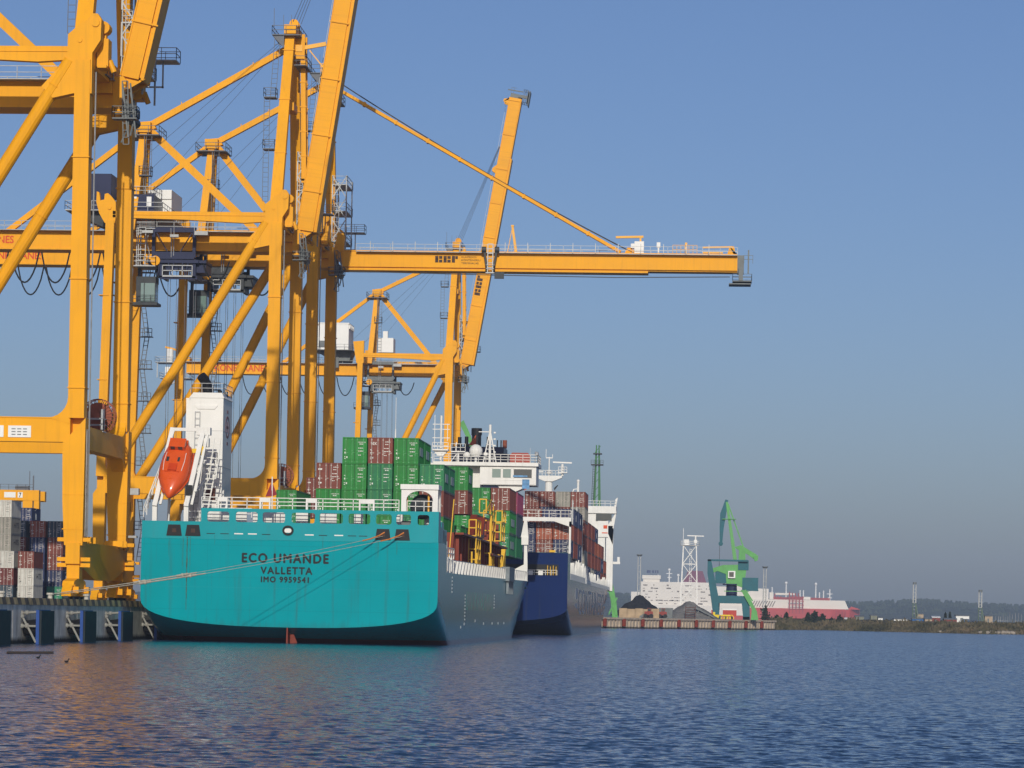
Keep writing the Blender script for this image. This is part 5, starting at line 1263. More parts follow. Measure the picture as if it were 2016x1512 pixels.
# bridge and accommodation right forward
m = MB(); Y2 = 176.0
zx = -20.3-S2X
m.bx(-13,zx-2.2,Y2,Y2+9,8.3,26); m.bx(-16,zx,Y2-.4,Y2+5,24.6,26.1); m.bx(zx-2.0,zx-.5,Y2,Y2+2,8.3,22); m.prism([(zx-2.1,21.5),(zx-.2,24.6),(zx-.5,21.0),(zx-.6,18)],Y2,Y2+1.6); m.bx(zx-3.8,zx-1.6,Y2-.3,Y2+.2,19.6,23.0); m.beam((zx,Y2,25),(zx-.6,Y2,21.5),.2,.2)
m.bx(zx-.6,zx+1.0,Y2+1,Y2+2,14.0,14.5); m.bx(zx+.4,zx+.9,Y2+1,Y2+2,14.5,15.5)
m.rail([(-16,Y2-.3,26.1),(zx,Y2-.3,26.1)],1.1,1.2,t=.08); m.prism([(zx-.4,26.1),(zx,26.1),(zx+.3,28.0),(zx-.2,27.6)],Y2,Y2+.4)
B2 = m.build('accommodation', WHITE, S2)
m = MB(); m.bx(zx-4.2,zx-.9,Y2-.46,Y2-.4,23.1,24.5); m.build('window', GLASS, B2)
m = MB(); m.bx(zx-2.6,zx-1.8,Y2-.36,Y2-.3,21.4,22.1); m.bx(zx-2.9,zx-1.7,Y2-.36,Y2-.3,20.4,20.6); m.build('red_mark', REDL, B2)
m = MB(); c = -34.7-S2X; y = Y2+2
m.tube((c,y,26),(c,y,31.6),.9,.75,n=12); m.prism([(c-.8,31.2),(c+.8,31.2),(c+2.8,32.0),(c+2.8,32.4),(c-2.8,32.4),(c-2.8,32.0)],y-1,y+1); m.rail([(c-2.8,y-1,32.4),(c+2.8,y-1,32.4)],1.1,.7,t=.09)
m.tube((c,y,32.4),(c,y,36.4),.14); m.beam((c-.7,y,36.2),(c+.7,y,36.2),.12,.2); m.beam((c-.7,y,36.2),(c-.7,y,38.0),.1,.1); m.beam((c+.7,y,36.2),(c+.7,y,37.0),.1,.1); m.ball((c,y,33.2),.55)
m.beam((c-3.6,y,33.3),(c-1.2,y,33.3),.2,.2); m.tube((c-2.4,y,32.4),(c-2.4,y,33.2),.3); m.tube((c+2.8,y,32.4),(c+2.8,y,34.9),.28); m.rail([(c+2,y-.8,33.2),(c+3.8,y-.8,33.2)],1.1,.6,t=.09); m.bx(c+1.9,c+3.9,y-1,y+.6,33.0,33.2); m.beam((c+.8,y,35.3),(c+4.8,y,35.2),.3,.3)
m.build('radar_mast', WHITE, S2)
m = MB(); c = -28.5-S2X; m.tube((c,y,26),(c,y,31.5),.25); m.beam((c-2,y,27.2),(c-.9,y,29.6),.2,.2); m.beam((c-1,y,29.6),(c,y,29.8),.15,.15); m.ball((c,y,31.4),.35); m.build('light_mast', WHITE, S2)
m = MB(); m.prism([(c-11.4,29.2),(c-9.9,30.2),(c-9.9,30.6),(c-11.2,29.9)],y-.1,y); m.build('red_flag', REDL, S2)
m = MB(); m.prism([(c-5.0,29.3),(c-4.2,30.4),(c-4.4,30.5),(c-5.1,29.8)],y-.1,y); m.build('dark_flag', BLACK, S2)
# its cargo
G = 'containers on the navy ship'
XS = -21.75
def z2(t): return 11.9+CH*t
cols2 = {0:'outermost stack',1:'second stack inboard',2:'third stack inboard',3:'fourth stack inboard'}
bays = ['aftmost','second','third','fourth','fifth','sixth','seventh','eighth','ninth','tenth']
TN = ['lowest','second up','third up','fourth up','fifth up','sixth up']
rnd = random.Random(11)
front = {0:[(NAVC,'grt'),(ORG,'red')], 1:[(RED2,'red'),(ORG,'red')], 2:[(NAVC,'grt'),(NAVC,'grt')], 3:[(NAVC,'grt'),(RED2,'red')]}
def put(b, k, t, y, L, c, s_, zofs=0):
    container((XS-2.55*k)*SC, y*SC, z2(t)+zofs, L, c, f'{cname(c)} container, {TN[t]}, {cols2[k]}, {bays[b]} bay of the navy ship', G, s_)
for k, st in front.items():
    for t, (c, s_) in enumerate(st): put(0, k, t, 430, L40, c, s_)
sec = {0:[(RED2,'red'),(RED,'red'),(NAVC,'grt')], 1:[(RED,'red'),(RED,'red'),(NAVC,'grt')], 2:[(NAVC,'grt'),(RED,'red'),(RED2,'red')], 3:[(NAVC,'grt'),(RED,'red'),(RED2,'red')]}
for k, st in sec.items():
    for t, (c, s_) in enumerate(st): put(1, k, t, 444.5, L40, c, s_)
third = {0:[(NAVC,'grt'),(RED2,'red'),(NAVC,'grt')], 1:[(NAVC,'grt'),(RED2,'red'),(GRYC,'white')]}
for k, st in third.items():
    for t, (c, s_) in enumerate(st): put(2, k, t, 459, L40, c, s_)
top4 = [(RED2,'red'),(GRYC,'white'),(RED2,'red'),(RED2,'red')]
for k in range(4):
    put(3, k, 4, 480, L40, *top4[k], zofs=-.9); put(3, k, 3, 480, L40, *[(GRYC,'white'),(RED2,'red'),(NAVC,'grt'),(RED,'red')][k], zofs=-.9)
for t, (c, s_) in enumerate([(GRYC,'white'),(RED2,'red'),(RED2,'red')]): put(3, 0, t, 480, L40, c, s_, zofs=-.5)
spec = {4:(494.5,[(NAVC,'grt'),(RED2,'red'),(RED2,'red'),(RED2,'red')]), 5:(509,[(GRYC,'white'),(RED2,'red'),(RED,'red'),(RED2,'red')]), 6:(523.5,[(NAVC,'grt'),(RED2,'red'),(ORG,'red'),(NAVC,'grt')]), 7:(538,[(NAVC,'grt'),(RED2,'red'),(ORG,'red')]), 8:(552.5,[(RED2,'red'),(NAVC,'grt'),(RED2,'red')]), 9:(567,[(RED2,'red'),(ORG,'red')])}
for b, (y, st) in spec.items():
    for t, (c, s_) in enumerate(st): put(b, 0, t, y, L40, c, s_, zofs=-3.0)
for t, (c, s_) in enumerate([(NAVC,'grt'),(NAVC,'grt')]): put(7, 1, t+3, 538, L40, c, s_, zofs=-2.0)
# ------------------------------------------------------------------ water
import numpy as np
def water():
    m = bpy.data.materials.new('harbour water'); m.use_nodes = True
    t = m.node_tree; N = t.nodes; L = t.links; b = N['Principled BSDF']
    b.inputs['Base Color'].default_value = (.013,.038,.085,1); b.inputs['Roughness'].default_value = .07; b.inputs['IOR'].default_value = 1.33
    tc = N.new('ShaderNodeTexCoord')
    def nz(scale, sx, sy, det):
        mp = N.new('ShaderNodeMapping'); mp.inputs['Scale'].default_value = (sx,sy,1); mp.inputs['Rotation'].default_value = (0,0,.25); L.new(tc.outputs['Object'], mp.inputs['Vector'])
        n = N.new('ShaderNodeTexNoise'); n.inputs['Scale'].default_value = scale; n.inputs['Detail'].default_value = det; n.inputs['Roughness'].default_value = .55; L.new(mp.outputs['Vector'], n.inputs['Vector']); return n.outputs['Fac']
    # small wave slopes straight from noise, so that they keep their strength far out
    wp = nz(.012, 1, .45, 4); r0 = N.new('ShaderNodeMapRange'); r0.inputs['From Min'].default_value = .35; r0.inputs['From Max'].default_value = .65; r0.inputs['To Min'].default_value = .28; r0.inputs['To Max'].default_value = .68; L.new(wp, r0.inputs['Value'])
    sxy = N.new('ShaderNodeSeparateXYZ'); L.new(tc.outputs['Object'], sxy.inputs['Vector'])
    fr = N.new('ShaderNodeMapRange'); fr.inputs['From Min'].default_value = 330; fr.inputs['From Max'].default_value = 520; fr.inputs['To Max'].default_value = .55; L.new(sxy.outputs['Y'], fr.inputs['Value'])   # open water beyond the berth takes more wind
    r = N.new('ShaderNodeMath'); r.operation = 'ADD'; L.new(r0.outputs['Result'], r.inputs[0]); L.new(fr.outputs['Result'], r.inputs[1])
    mp = N.new('ShaderNodeMapping'); mp.inputs['Scale'].default_value = (1,1.25,1); mp.inputs['Rotation'].default_value = (0,0,.3); L.new(tc.outputs['Object'], mp.inputs['Vector'])
    n3 = N.new('ShaderNodeTexNoise'); n3.inputs['Scale'].default_value = 3.2; n3.inputs['Detail'].default_value = 4; n3.inputs['Roughness'].default_value = .6; L.new(mp.outputs['Vector'], n3.inputs['Vector'])
    sb = N.new('ShaderNodeVectorMath'); sb.operation = 'SUBTRACT'; sb.inputs[1].default_value = (.5,.5,.5); L.new(n3.outputs['Color'], sb.inputs[0])
    ml = N.new('ShaderNodeVectorMath'); ml.operation = 'MULTIPLY'; ml.inputs[1].default_value = (1,1,0); L.new(sb.outputs[0], ml.inputs[0])
    sc = N.new('ShaderNodeVectorMath'); sc.operation = 'SCALE'; wd = N.new('ShaderNodeVectorMath'); wd.operation = 'ADD'; wd.inputs[1].default_value = (0,-.085,0); L.new(ml.outputs[0], wd.inputs[0]); L.new(wd.outputs[0], sc.inputs[0])   # the wind steepens the near faces of the ripples; L.new(r.outputs[0], sc.inputs['Scale'])
    ge = N.new('ShaderNodeNewGeometry'); ad = N.new('ShaderNodeVectorMath'); ad.operation = 'ADD'; L.new(ge.outputs['Normal'], ad.inputs[0]); L.new(sc.outputs[0], ad.inputs[1])
    nm_ = N.new('ShaderNodeVectorMath'); nm_.operation = 'NORMALIZE'; L.new(ad.outputs[0], nm_.inputs[0]); L.new(nm_.outputs[0], b.inputs['Normal'])
    rng = np.random.default_rng(5)
    dys = np.concatenate([np.linspace(330, 58, 560), np.linspace(57, 10, 95), [8,6,4.5,3.4,2.8]])
    ys = np.concatenate([[-40, 5, 25, 40], FPX*EYE/dys])
    ang = np.concatenate([[-70,-50,-35,-25], np.linspace(-15.2, 8.0, 620), [15,28,45,65]])
    tg = np.tan(np.radians(ang))
    X = np.outer(np.maximum(ys, 60), tg); Y = np.repeat(ys[:,None], len(ang), 1); Zz = np.zeros_like(X)
    dy = np.gradient(ys)[:,None]; dxs = np.maximum(ys,60)[:,None]*np.radians(23.2/620)
    for k in range(46):
        lam = .24*1.045**k; th = rng.normal(.3, .7)+math.pi/2; ph = rng.uniform(0, 6.28); amp = .0023*lam
        kx, ky = 2*np.pi/lam*math.cos(th), 2*np.pi/lam*math.sin(th)
        samp = np.maximum(abs(ky)*dy, abs(kx)*dxs); fade = np.clip(1.6-samp/1.1, 0, 1)
        s = np.sin(kx*X+ky*Y+ph); Zz += amp*fade*(s+.25*np.sin(2*(kx*X+ky*Y+ph)+1.5))
    patch = .55+.45*np.sin(X*.021+Y*.013+1)*np.sin(Y*.031-X*.008)
    Zz *= (.65+.5*patch)
    Zz[:4] = 0; Zz[:, :4] = 0; Zz[:, -4:] = 0
    nr, nc = X.shape
    V = np.stack([X,Y,Zz],-1).reshape(-1,3)
    i = (np.arange(nr-1)[:,None]*nc+np.arange(nc-1)[None]).ravel()
    F = np.stack([i,i+1,i+nc+1,i+nc],-1)
    me = bpy.data.meshes.new('water'); me.vertices.add(len(V)); me.vertices.foreach_set('co', V.astype(np.float32).ravel())
    me.loops.add(F.size); me.loops.foreach_set('vertex_index', F.astype(np.int32).ravel())
    me.polygons.add(len(F)); me.polygons.foreach_set('loop_start', (np.arange(len(F))*4).astype(np.int32)); 
    me.update(calc_edges=True); me.polygons.foreach_set('use_smooth', [True]*len(F)); me.materials.append(m)
    o = bpy.data.objects.new('water', me); col.objects.link(o); tag(o, kind='structure')
water()

# ------------------------------------------------------------------ far quay and spit of land
FQ0, FQ1 = Vector((-52, 672, 0)), Vector((17.4, 826, 0))
fd = (FQ1-FQ0).normalized(); fa = math.atan2(fd.y, fd.x); LQ = (FQ1-FQ0).length
FW = thing('quay_wall', 'far brown sheet pile quay wall with red fenders under the green crane', 'quay wall', FQ0, fa)
FCON = concrete('brown far quay concrete', (.50,.41,.32), (.24,.18,.13))
m = MB()
x = 0.0
while x < LQ: m.bx(x, min(x+1.1,LQ), 0, 1.2, -2, 2.25); m.bx(min(x+1.1,LQ), min(x+1.9,LQ), .35, 1.2, -2, 2.25); x += 1.9
m.build('sheet_piles', FCON, FW)
m = MB(); m.bx(0, LQ, -.25, 1.2, 2.25, 2.75); m.build('coping', FCON, FW)
RFEN = mat('red rubber fender', (.20,.035,.022), rough=.6, var=.3, scale=2)
x = 4.0; FEN = None
while x < LQ:
    f_ = thing('quay_fender', 'small red fender hanging on the far brown quay wall', 'fender', FQ0+fd*x, fa, 'red fenders on the far quay wall')
    if FEN is None:
        m = MB(); m.bx(-.24,.24,-.75,-.05,.5,2.45); m.bx(-.16,.16,-.9,-.75,.6,2.3); FEN = m.build('fender_block', RFEN, f_)
        m = MB(); m.bx(-.42,.42,-.06,-.01,.3,2.6); FEN2 = m.build('backing_plate', BLACK, f_)
    else:
        c = FEN.copy(); col.objects.link(c); c.parent = f_; c = FEN2.copy(); col.objects.link(c); c.parent = f_
    x += 11.0
def grass_mat():
    m = bpy.data.materials.new('dry bank grass'); m.use_nodes = True; t = m.node_tree; N = t.nodes; L = t.links; b = N['Principled BSDF']; b.inputs['Roughness'].default_value = .95; b.inputs['Specular IOR Level'].default_value = .05
    tc = N.new('ShaderNodeTexCoord'); n = N.new('ShaderNodeTexNoise'); n.inputs['Scale'].default_value = .12; n.inputs['Detail'].default_value = 8; L.new(tc.outputs['Object'], n.inputs['Vector'])
    cr = N.new('ShaderNodeValToRGB'); e = cr.color_ramp.elements; e[0].position = .32; e[0].color = (.045,.045,.025,1); e[1].position = .7; e[1].color = (.15,.115,.07,1); x = e.new(.5); x.color = (.09,.078,.045,1)
    L.new(n.outputs['Fac'], cr.inputs['Fac']); L.new(cr.outputs['Color'], b.inputs['Base Color'])
    return m
GRASS = grass_mat()
PILEG = mat('port ground', (.16,.145,.13), rough=.95, var=.25, scale=.2, spec=.1)
m = MB()
nrm = Vector((-fd.y, fd.x, 0))
a, b_, c_, d_ = FQ0+nrm*.4, FQ1+nrm*.4, FQ1+nrm*140, FQ0+nrm*260
m.prismz([(p.x,p.y) for p in (a,b_,c_,d_)], 1.0, 2.746)
tag(m.build('far_quay_paving', PILEG), kind='structure')
# the grassy spit: a sheet with an uneven shore
shore = [(16,824),(23,858),(31,892),(38,878),(46,868),(60,856),(68,838),(76,826),(84,838),(95,852),(115,862),(150,880),(210,900),(300,930)]
def shore_y(x):
    for i in range(len(shore)-1):
        if shore[i][0] <= x <= shore[i+1][0]:
            t = (x-shore[i][0])/(shore[i+1][0]-shore[i][0]); return shore[i][1]*(1-t)+shore[i+1][1]*t
    return shore[-1][1]
def land_z(x, d): return -.6+4.0*(1-math.exp(-d/14)) + .5*noise.noise(Vector((x*.11,d*.07,0)))*(1 if d > 4 else 0) + .35*noise.noise(Vector((x*.4,d*.2,3)))*(1 if d > 2 else 0)
m = MB(); vs = []; fs = []; nx = 150; ds = [0,2,4,6.5,9,12,16,21,28,38,55,80,120,180,300,600]
for i in range(nx+1):
    x = 16+284*i/nx
    for d in ds: vs.append((x, shore_y(x)+d+1.5*noise.noise(Vector((x*.35,d*.1,7))), land_z(x,d)))
k = len(ds)
for i in range(nx):
    for j in range(k-1): fs.append((i*k+j,(i+1)*k+j,(i+1)*k+j+1,i*k+j+1))
m.add(vs, fs); tag(m.build('grassy_bank', GRASS, smooth=True), kind='structure')
# reeds and rough grass on the bank: nobody could count it
m = MB(); rnd = random.Random(21)
for i in range(5200):
    x = rnd.uniform(16.5,100); d = abs(rnd.gauss(0,1))*14+1.5; y = shore_y(x)+d; z = land_z(x,d)-.1; h = rnd.uniform(.3,1.0)*(1.4 if noise.noise(Vector((x*.2,d*.1,1))) > .1 else .7); a = rnd.uniform(0,3.14); w_ = rnd.uniform(.15,.5)
    ca, sa = math.cos(a)*w_, math.sin(a)*w_
    m.add([(x-ca,y-sa,z),(x+ca,y+sa,z),(x+ca*.6+rnd.uniform(-.2,.2),y+sa*.6,z+h),(x-ca*.5,y-sa*.5,z+h*.8)],[(0,1,2,3)])
tag(m.build('bank_grass', GRASS), 'brown reeds and rough grass along the far bank', 'grass', kind='stuff')
# wooded hills far behind
def wood_mat():
    m = bpy.data.materials.new('distant woodland'); m.use_nodes = True; t = m.node_tree; N = t.nodes; L = t.links; b = N['Principled BSDF']; b.inputs['Roughness'].default_value = 1; b.inputs['Specular IOR Level'].default_value = 0
    tc = N.new('ShaderNodeTexCoord'); n = N.new('ShaderNodeTexNoise'); n.inputs['Scale'].default_value = .03; n.inputs['Detail'].default_value = 6; L.new(tc.outputs['Object'], n.inputs['Vector'])
    cr = N.new('ShaderNodeValToRGB'); e = cr.color_ramp.elements; e[0].position = .3; e[0].color = (.012,.022,.014,1); e[1].position = .72; e[1].color = (.045,.06,.03,1)
    L.new(n.outputs['Fac'], cr.inputs['Fac']); L.new(cr.outputs['Color'], b.inputs['Base Color']); return m
WOOD = wood_mat()
m = MB(); vs = []; fs = []; nx = 900; rows_ = 7
def ridge(x):
    return 27+6.5*math.exp(-((x-330)/85)**2)+4*math.exp(-((x-60)/60)**2)+8*math.exp(-((x+190)/120)**2)+3.0*noise.noise(Vector((x*.012,0,0)))+1.6*noise.noise(Vector((x*.05,1,0)))
for i in range(nx+1):
    x = -1500+3600*i/nx
    for j in range(rows_):
        f_ = j/(rows_-1); y = 3950+f_*480+60*noise.noise(Vector((x*.01,f_*3,2))); z = ridge(x)*(f_**.6)+2.2*noise.noise(Vector((x*.13,f_*9,5)))*(.4+f_)
        vs.append((x,y,max(z,-1) if j else -2))
for i in range(nx):
    for j in range(rows_-1): fs.append((i*rows_+j,(i+1)*rows_+j,(i+1)*rows_+j+1,i*rows_+j+1))
n0 = len(vs)
m.add(vs, fs)
rnd = random.Random(8)
for i in range(2600):       # tree tops breaking the skyline
    x = rnd.uniform(-500,800); f_ = rnd.choice((.35,.6,.8,1,1,1)); y = 3950+f_*480; z = ridge(x)*(f_**.6); h = rnd.uniform(1.5,6); r_ = rnd.uniform(2,6)
    m.tube((x,y,z-3),(x,y,z+h),r_,r_*.3,n=5)
tag(m.build('wooded_hills', WOOD), kind='structure')

# ------------------------------------------------------------------ port cranes on the far quay
PTEAL = mat('deep teal crane paint', (.012,.105,.135), rough=.5, var=.15, scale=.5, streak=.15, spec=.2)
PGREEN = mat('fresh green crane paint', (.105,.34,.095), rough=.5, var=.15, scale=.5, streak=.15, spec=.2)
PYEL = mat('bright yellow grab', (.75,.56,.02), rough=.5, var=.15, spec=.2)
PC = thing('port_crane', 'teal and light green level luffing crane standing beside the gravel heap', 'crane', (4.63,812,2.75)); PC.scale = (1.05,1.05,1.05)
def q(x, z): return (x-4.4, z-2.75)
m = MB()
m.prism([q(-.2,2.75),q(1.3,2.75),q(.9,9),q(-1.2,18.6),q(-2.1,18.6),q(-2.1,15)], -3.2, -2.4); m.bx(-6.5,4.2,-3.2,-2.4,15.4,15.9)
m.bx(-4.2,4.4,-3,3,4.3,6.3); m.prism([q(7.0,9),q(9.2,8.2),q(9.4,2.75),q(7.6,2.75)],-3.2,-2.0); m.prism([q(-.2,8),q(1.4,8),q(1.2,2.75),q(0,2.75)],2.0,3.2); m.prism([q(7.4,8),q(9,8),q(9,2.75),q(7.6,2.75)],2,3.2)
m.build('portal', PTEAL, PC)
m = MB(); m.tube((0,0,6.2),(0,0,11.6),1.5,1.3,n=16); m.tube((0,0,9.2),(0,0,9.5),2.4,n=16); m.build('pedestal', NAVY, PC)
m = MB(); m.prism([q(-1.8,14.6),q(-1.0,16.2),q(2,17.2),q(7,17.4),q(8.2,16.0),q(7.6,11.2),q(5.2,12),q(3,12.2),q(2.8,14.8),q(.6,15.6)],-1.9,1.9); m.prism([q(6,17),q(8,17),q(7.8,22.0),q(6.2,22.2)],-1.2,1.2); m.prism([q(5.0,22.0),q(6.6,22.6),q(10.8,20.2),q(11.3,19.2),q(10.4,18.8),q(8.4,20.2),q(5.8,21.4)],-.8,.8); m.prism([q(10,19.6),q(11.3,20.0),q(11.2,18.6),q(10.4,18.3)],-1.2,1.2); m.build('slewing_tower', PGREEN, PC)
m = MB(); m.bx(-4.4,-1.3,-1.7,1.7,9.6,13.1); m.bx(1.6,4.4,-2.1,2.1,13.2,15.8); split_build(m, 'machine_house', PTEAL, PC)
m = MB(); m.bx(2.8,7.0,-2.0,2.0,7.9,11.2); m.bx(2.6,7.1,-2.1,2.1,7.7,7.95); m.build('counterweight', PTEAL, PC)
m = MB(); m.bx(-1.0,.9,-2.6,-1.4,11.0,12.9); CB = m.build('cab', WHITEC, PC)
m = MB(); m.bx(-.75,.5,-2.63,-2.6,11.3,12.6); m.build('window', GLASS, CB)
m = MB()
for yy in (-1.0,1.0): m.beam((*q(5.2,18.6)[:1],yy,q(5.2,18.6)[1]), (q(2.7,34)[0],yy*.3,q(2.7,34)[1]), .5, 1.0, .4, .6)
for k in range(6):
    f_ = .15+.14*k; m.beam((q(5.2,18.6)[0]*(1-f_)+q(2.7,34)[0]*f_,-1+f_*.7,15.85*(1-f_)+31.25*f_),(q(5.2,18.6)[0]*(1-f_)+q(2.7,34)[0]*f_,1-f_*.7,15.85*(1-f_)+31.25*f_),.2,.2)
m.bx(q(1.6,0)[0],q(5.2,0)[0],-1.2,1.2,26.6,26.8)
m.build('boom', PGREEN, PC)
m = MB(); m.beam((q(7.4,21.9)[0],0,q(7.4,21.9)[1]),(q(3.0,33.6)[0],0,q(3,33.6)[1]),.3,.32); m.build('luffing_tie', PGREEN, PC)
m = MB(); m.prism([q(2.3,34.7),q(3.1,34.5),q(2.6,31),q(2.0,27),q(1.7,23.0),q(1.0,23.0),q(.9,27.5),q(1.0,31),q(1.6,32.6)],-.45,.45); m.tube((q(1.3,23)[0],-.6,q(1.3,22.9)[1]),(q(1.3,23)[0],.6,q(1.3,22.9)[1]),.6,n=12); m.build('jib', PTEAL, PC)
m = MB(); m.path([(q(1.0,22.6)[0],0,q(1,22.6)[1]),(q(1.0,14)[0],0,q(1,14)[1])],.06); m.build('hoist_rope', WIRE, PC)
m = MB(); m.prism([q(6.8,10.6),q(8.2,10.6),q(10.0,7.2),q(11.2,5),q(11.6,2.75),q(9.6,2.75),q(9.8,5.6),q(8.6,7.6)],-4.0,-3.2); m.beam((3.6,-3.6,8.0),(5.6,-3.6,5.0),.3,.3); m.bx(-2,4.5,-3.6,-3.3,7.4,7.6); m.build('green_leg', PGREEN, PC)
m = MB()
for x in (-3.6,4.0,6.2): m.bx(x-.9,x+.9,-3.2,-2.2,0,.8)
m.build('bogie', PTEAL, PC)
for dx, lb_ in ((-4.3,'yellow clamshell grab lying left on the quay under the green crane'),(-1.2,'yellow orange peel grab lying right under the green crane')):
    g_ = thing('grab_bucket', lb_, 'grab', (4.4+dx*1.05,803.5,2.75))
    m = MB()
    if dx < -3: m.tube((-1.3,0,.65),(1.3,0,.65),.65,n=14); m.bx(-.3,.3,-.5,.5,.9,2.0); m.tube((-1.35,0,.65),(-1.2,0,.65),.78,n=14)
    else:
        for k in range(5):
            c = -1.6+.8*k
            for i in range(8):
                a = math.pi*i/8; b2 = math.pi*(i+1)/8; m.beam((c+.55*math.cos(a),0,.1+1.15*math.sin(a)),(c+.55*math.cos(b2),0,.1+1.15*math.sin(b2)),.8,.18)
        m.bx(-1.2,1.2,-.5,.5,.9,1.3)
    m.build('shell', PYEL, g_)
PGRD = mat('dark green crane paint', (.035,.15,.045), rough=.5, var=.2, scale=.5, spec=.2)
def tall_crane(x, y, ztop, zbase, lean, label, full=True):
    T = thing('port_crane', label, 'crane', (x,y,2.75))
    h = ztop-2.75
    m = MB()
    for s in (-.8,.8): m.beam((lean*.2+s,0,zbase), (lean+s*.45,0,h-1.5), .8, .75, .45, .4); m.beam((lean+s*.45,0,h-2),(lean+s*.4,0,h),.35,.3)
    for k in range(10):
        f_ = k/10; z = zbase+(h-zbase)*f_; m.beam((lean*.2*(1-f_)+lean*f_-.7,0,z),(lean*.2*(1-f_)+lean*f_+.7,0,z+(h-zbase)*.09),.12,.14)
    m.build('boom', PGRD, T)
    m = MB(); m.bx(lean-1.6,lean+1.5,-1,1,h-5.2,h-4.9); m.bx(lean-1.1,lean+1.1,-1,1,h-2.4,h-2.1); m.rail([(lean-1.6,-1,h-4.9),(lean+1.5,-1,h-4.9)],1,.8,t=.08); m.ladder((lean-1.2,-.8,zbase),(lean-.8,-.8,h-5),.5,t=.12); m.build('platform', DARK, T)
    if full:
        m = MB(); m.bx(-4,2,-2.5,2.5,zbase-5,zbase+1); m.tube((-1,0,8),(-1,0,zbase-5),1.6,n=14); m.build('machine_house', PTEAL, T)
        m = MB(); m.prism([(3.0,9),(4.6,8.5),(5.6,4),(6.0,0),(4.6,0),(4.2,4)],-3,-2.2); m.prism([(-5,9),(-3.6,9),(-4,0),(-5.4,0)],-3,-2.2); m.bx(-4.6,4.4,-3,3,6.5,8); m.beam((4,-3.1,6),(5.6,-3.1,.6),.4,.4); m.beam((5.8,-3.1,5),(3.6,-3.1,.6),.35,.35); m.build('portal', PGREEN, T)
    return T
tall_crane(-30.5, 738, 46.6, 24, 0, 'tall slim green crane mast rising behind the navy ship bridge')
m = tall_crane(-59.4, 704, 45.0, 20, -.6, 'green crane jib showing behind the farthest yellow crane', False)
mb = MB(); mb.prism([(-3.6,46.6),(-2.6,47.4),(-1.2,44.6),(.6,40.2),(-.2,40.0),(-2.2,44)],-.3,.3); mb.build('jib', PGREEN, m)
# ------------------------------------------------------------------ stockpiles, walls, vehicles on the far quay
def heap(name, label, mm, c, rx, ry, h, seed, parent=None):
    T = tag(bpy.data.objects.new(name, None), label, 'heap'); col.objects.link(T); T.location = c
    m = MB(); vs = []; fs = []; nu, nv = 40, 16
    for j in range(nv+1):
        for i in range(nu):
            a = 2*math.pi*i/nu; r_ = j/nv; n_ = 1+.10*noise.noise(Vector((math.cos(a)*1.5,math.sin(a)*1.5,seed)))
            z = h*max(0,(1-r_))**1.0*(1 if r_ > .08 else .97) + (.12*h*noise.noise(Vector((math.cos(a)*r_*5,math.sin(a)*r_*5,seed+4))) if r_ < .97 else 0)
            vs.append((rx*r_*n_*math.cos(a), ry*r_*n_*math.sin(a), max(z,-.004)))
    for j in range(nv):
        for i in range(nu): fs.append((j*nu+i,(j+1)*nu+i,(j+1)*nu+(i+1)%nu,j*nu+(i+1)%nu))
    m.add(vs, fs); o = m.build('heap_surface', mm, T, smooth=True); return T
COAL = mat('black coal', (.022,.023,.028), rough=.9, var=.4, scale=1.5, spec=.2)
GRAV = mat('grey gravel', (.17,.165,.16), rough=.95, var=.3, scale=1.2, spec=.1)
heap('coal_heap', 'pointed heap of black coal behind a pale block wall', COAL, (-20.0,772,3.2), 7.6, 9.5, 5.9, 1)
heap('gravel_heap', 'broad grey gravel heap between the block wall and the green crane', GRAV, (-6.8,795,2.74), 8.8, 8, 5.0, 6)
CW_ = thing('block_wall', 'pale tan concrete block wall holding back the black coal', 'wall', (-24.9,757,2.75), .0)
TANC = mat('tan concrete blocks', (.42,.31,.20), rough=.9, var=.25, scale=.6, spec=.1)
m = MB()
for k in range(5): m.bx(k*2.1+.03,k*2.1+2.07,0,1.0,0,2.45-(.15 if k%2 else 0))
m.build('block_row', TANC, CW_)
dm = thing('bulk_hopper', 'dark steel bulk bin between the coal and gravel heaps', 'bin', (-13.0,770,2.75))
m = MB(); m.bx(-1.7,1.9,-2,2,0,2.6); m.bx(-1.8,2.0,-2.1,2.1,2.5,2.75)
for k in range(5): m.bx(-1.6+.8*k,-1.5+.8*k,-2.06,-2,0,2.5)
m.build('bin_body', GREYM, dm)
def loader(x, y, label, colr):
    T = thing('wheel_loader', label, 'loader', (x,y,2.75)); 
    m = MB(); m.bx(-1.0,1.2,-.8,.8,.8,1.7); m.bx(-.2,.7,-.7,.7,1.7,2.6); m.build('loader_body', colr, T)
    m = MB(); m.prism([(-2.3,.1),(-1.4,.1),(-1.3,.9),(-2.2,.5)],-1,1); m.beam((-.8,0,1.2),(-1.8,0,.6),.9,.2); m.build('bucket', GREYM, T)
    m = MB()
    for a in (-.7,.8):
        for s in (-.9,.9): m.tube((a,s-.15,.55),(a,s+.15,.55),.55,n=12)
    split_build(m, 'wheel', BLACK, T); m = MB(); m.bx(-.1,.6,-.72,-.7,1.8,2.5); m.build('window', GLASS, T)
REDM = mat('dull red machine paint',(.25,.04,.03),rough=.5,var=.2)
loader(-17.2,754.5,'red wheel loader parked before the tan block wall',REDM); loader(-13.7,761.5,'red wheel loader between wall and gravel heap',REDM)
cv = thing('gravel_screen', 'dark red steel frame leaning on the gravel heap', 'frame', (-6.4,783,2.75))
m = MB()
for x in (-1.4,1.2): m.beam((x,0,0),(x,1.5,3.4),.25,.2)
for k in range(5): m.beam((-1.4,.3*k,.3+.68*k),(1.2,.3*k,.3+.68*k),.16,.2)
m.build('frame', mat('rusted frame',(.10,.05,.045),rough=.7,var=.3), cv)
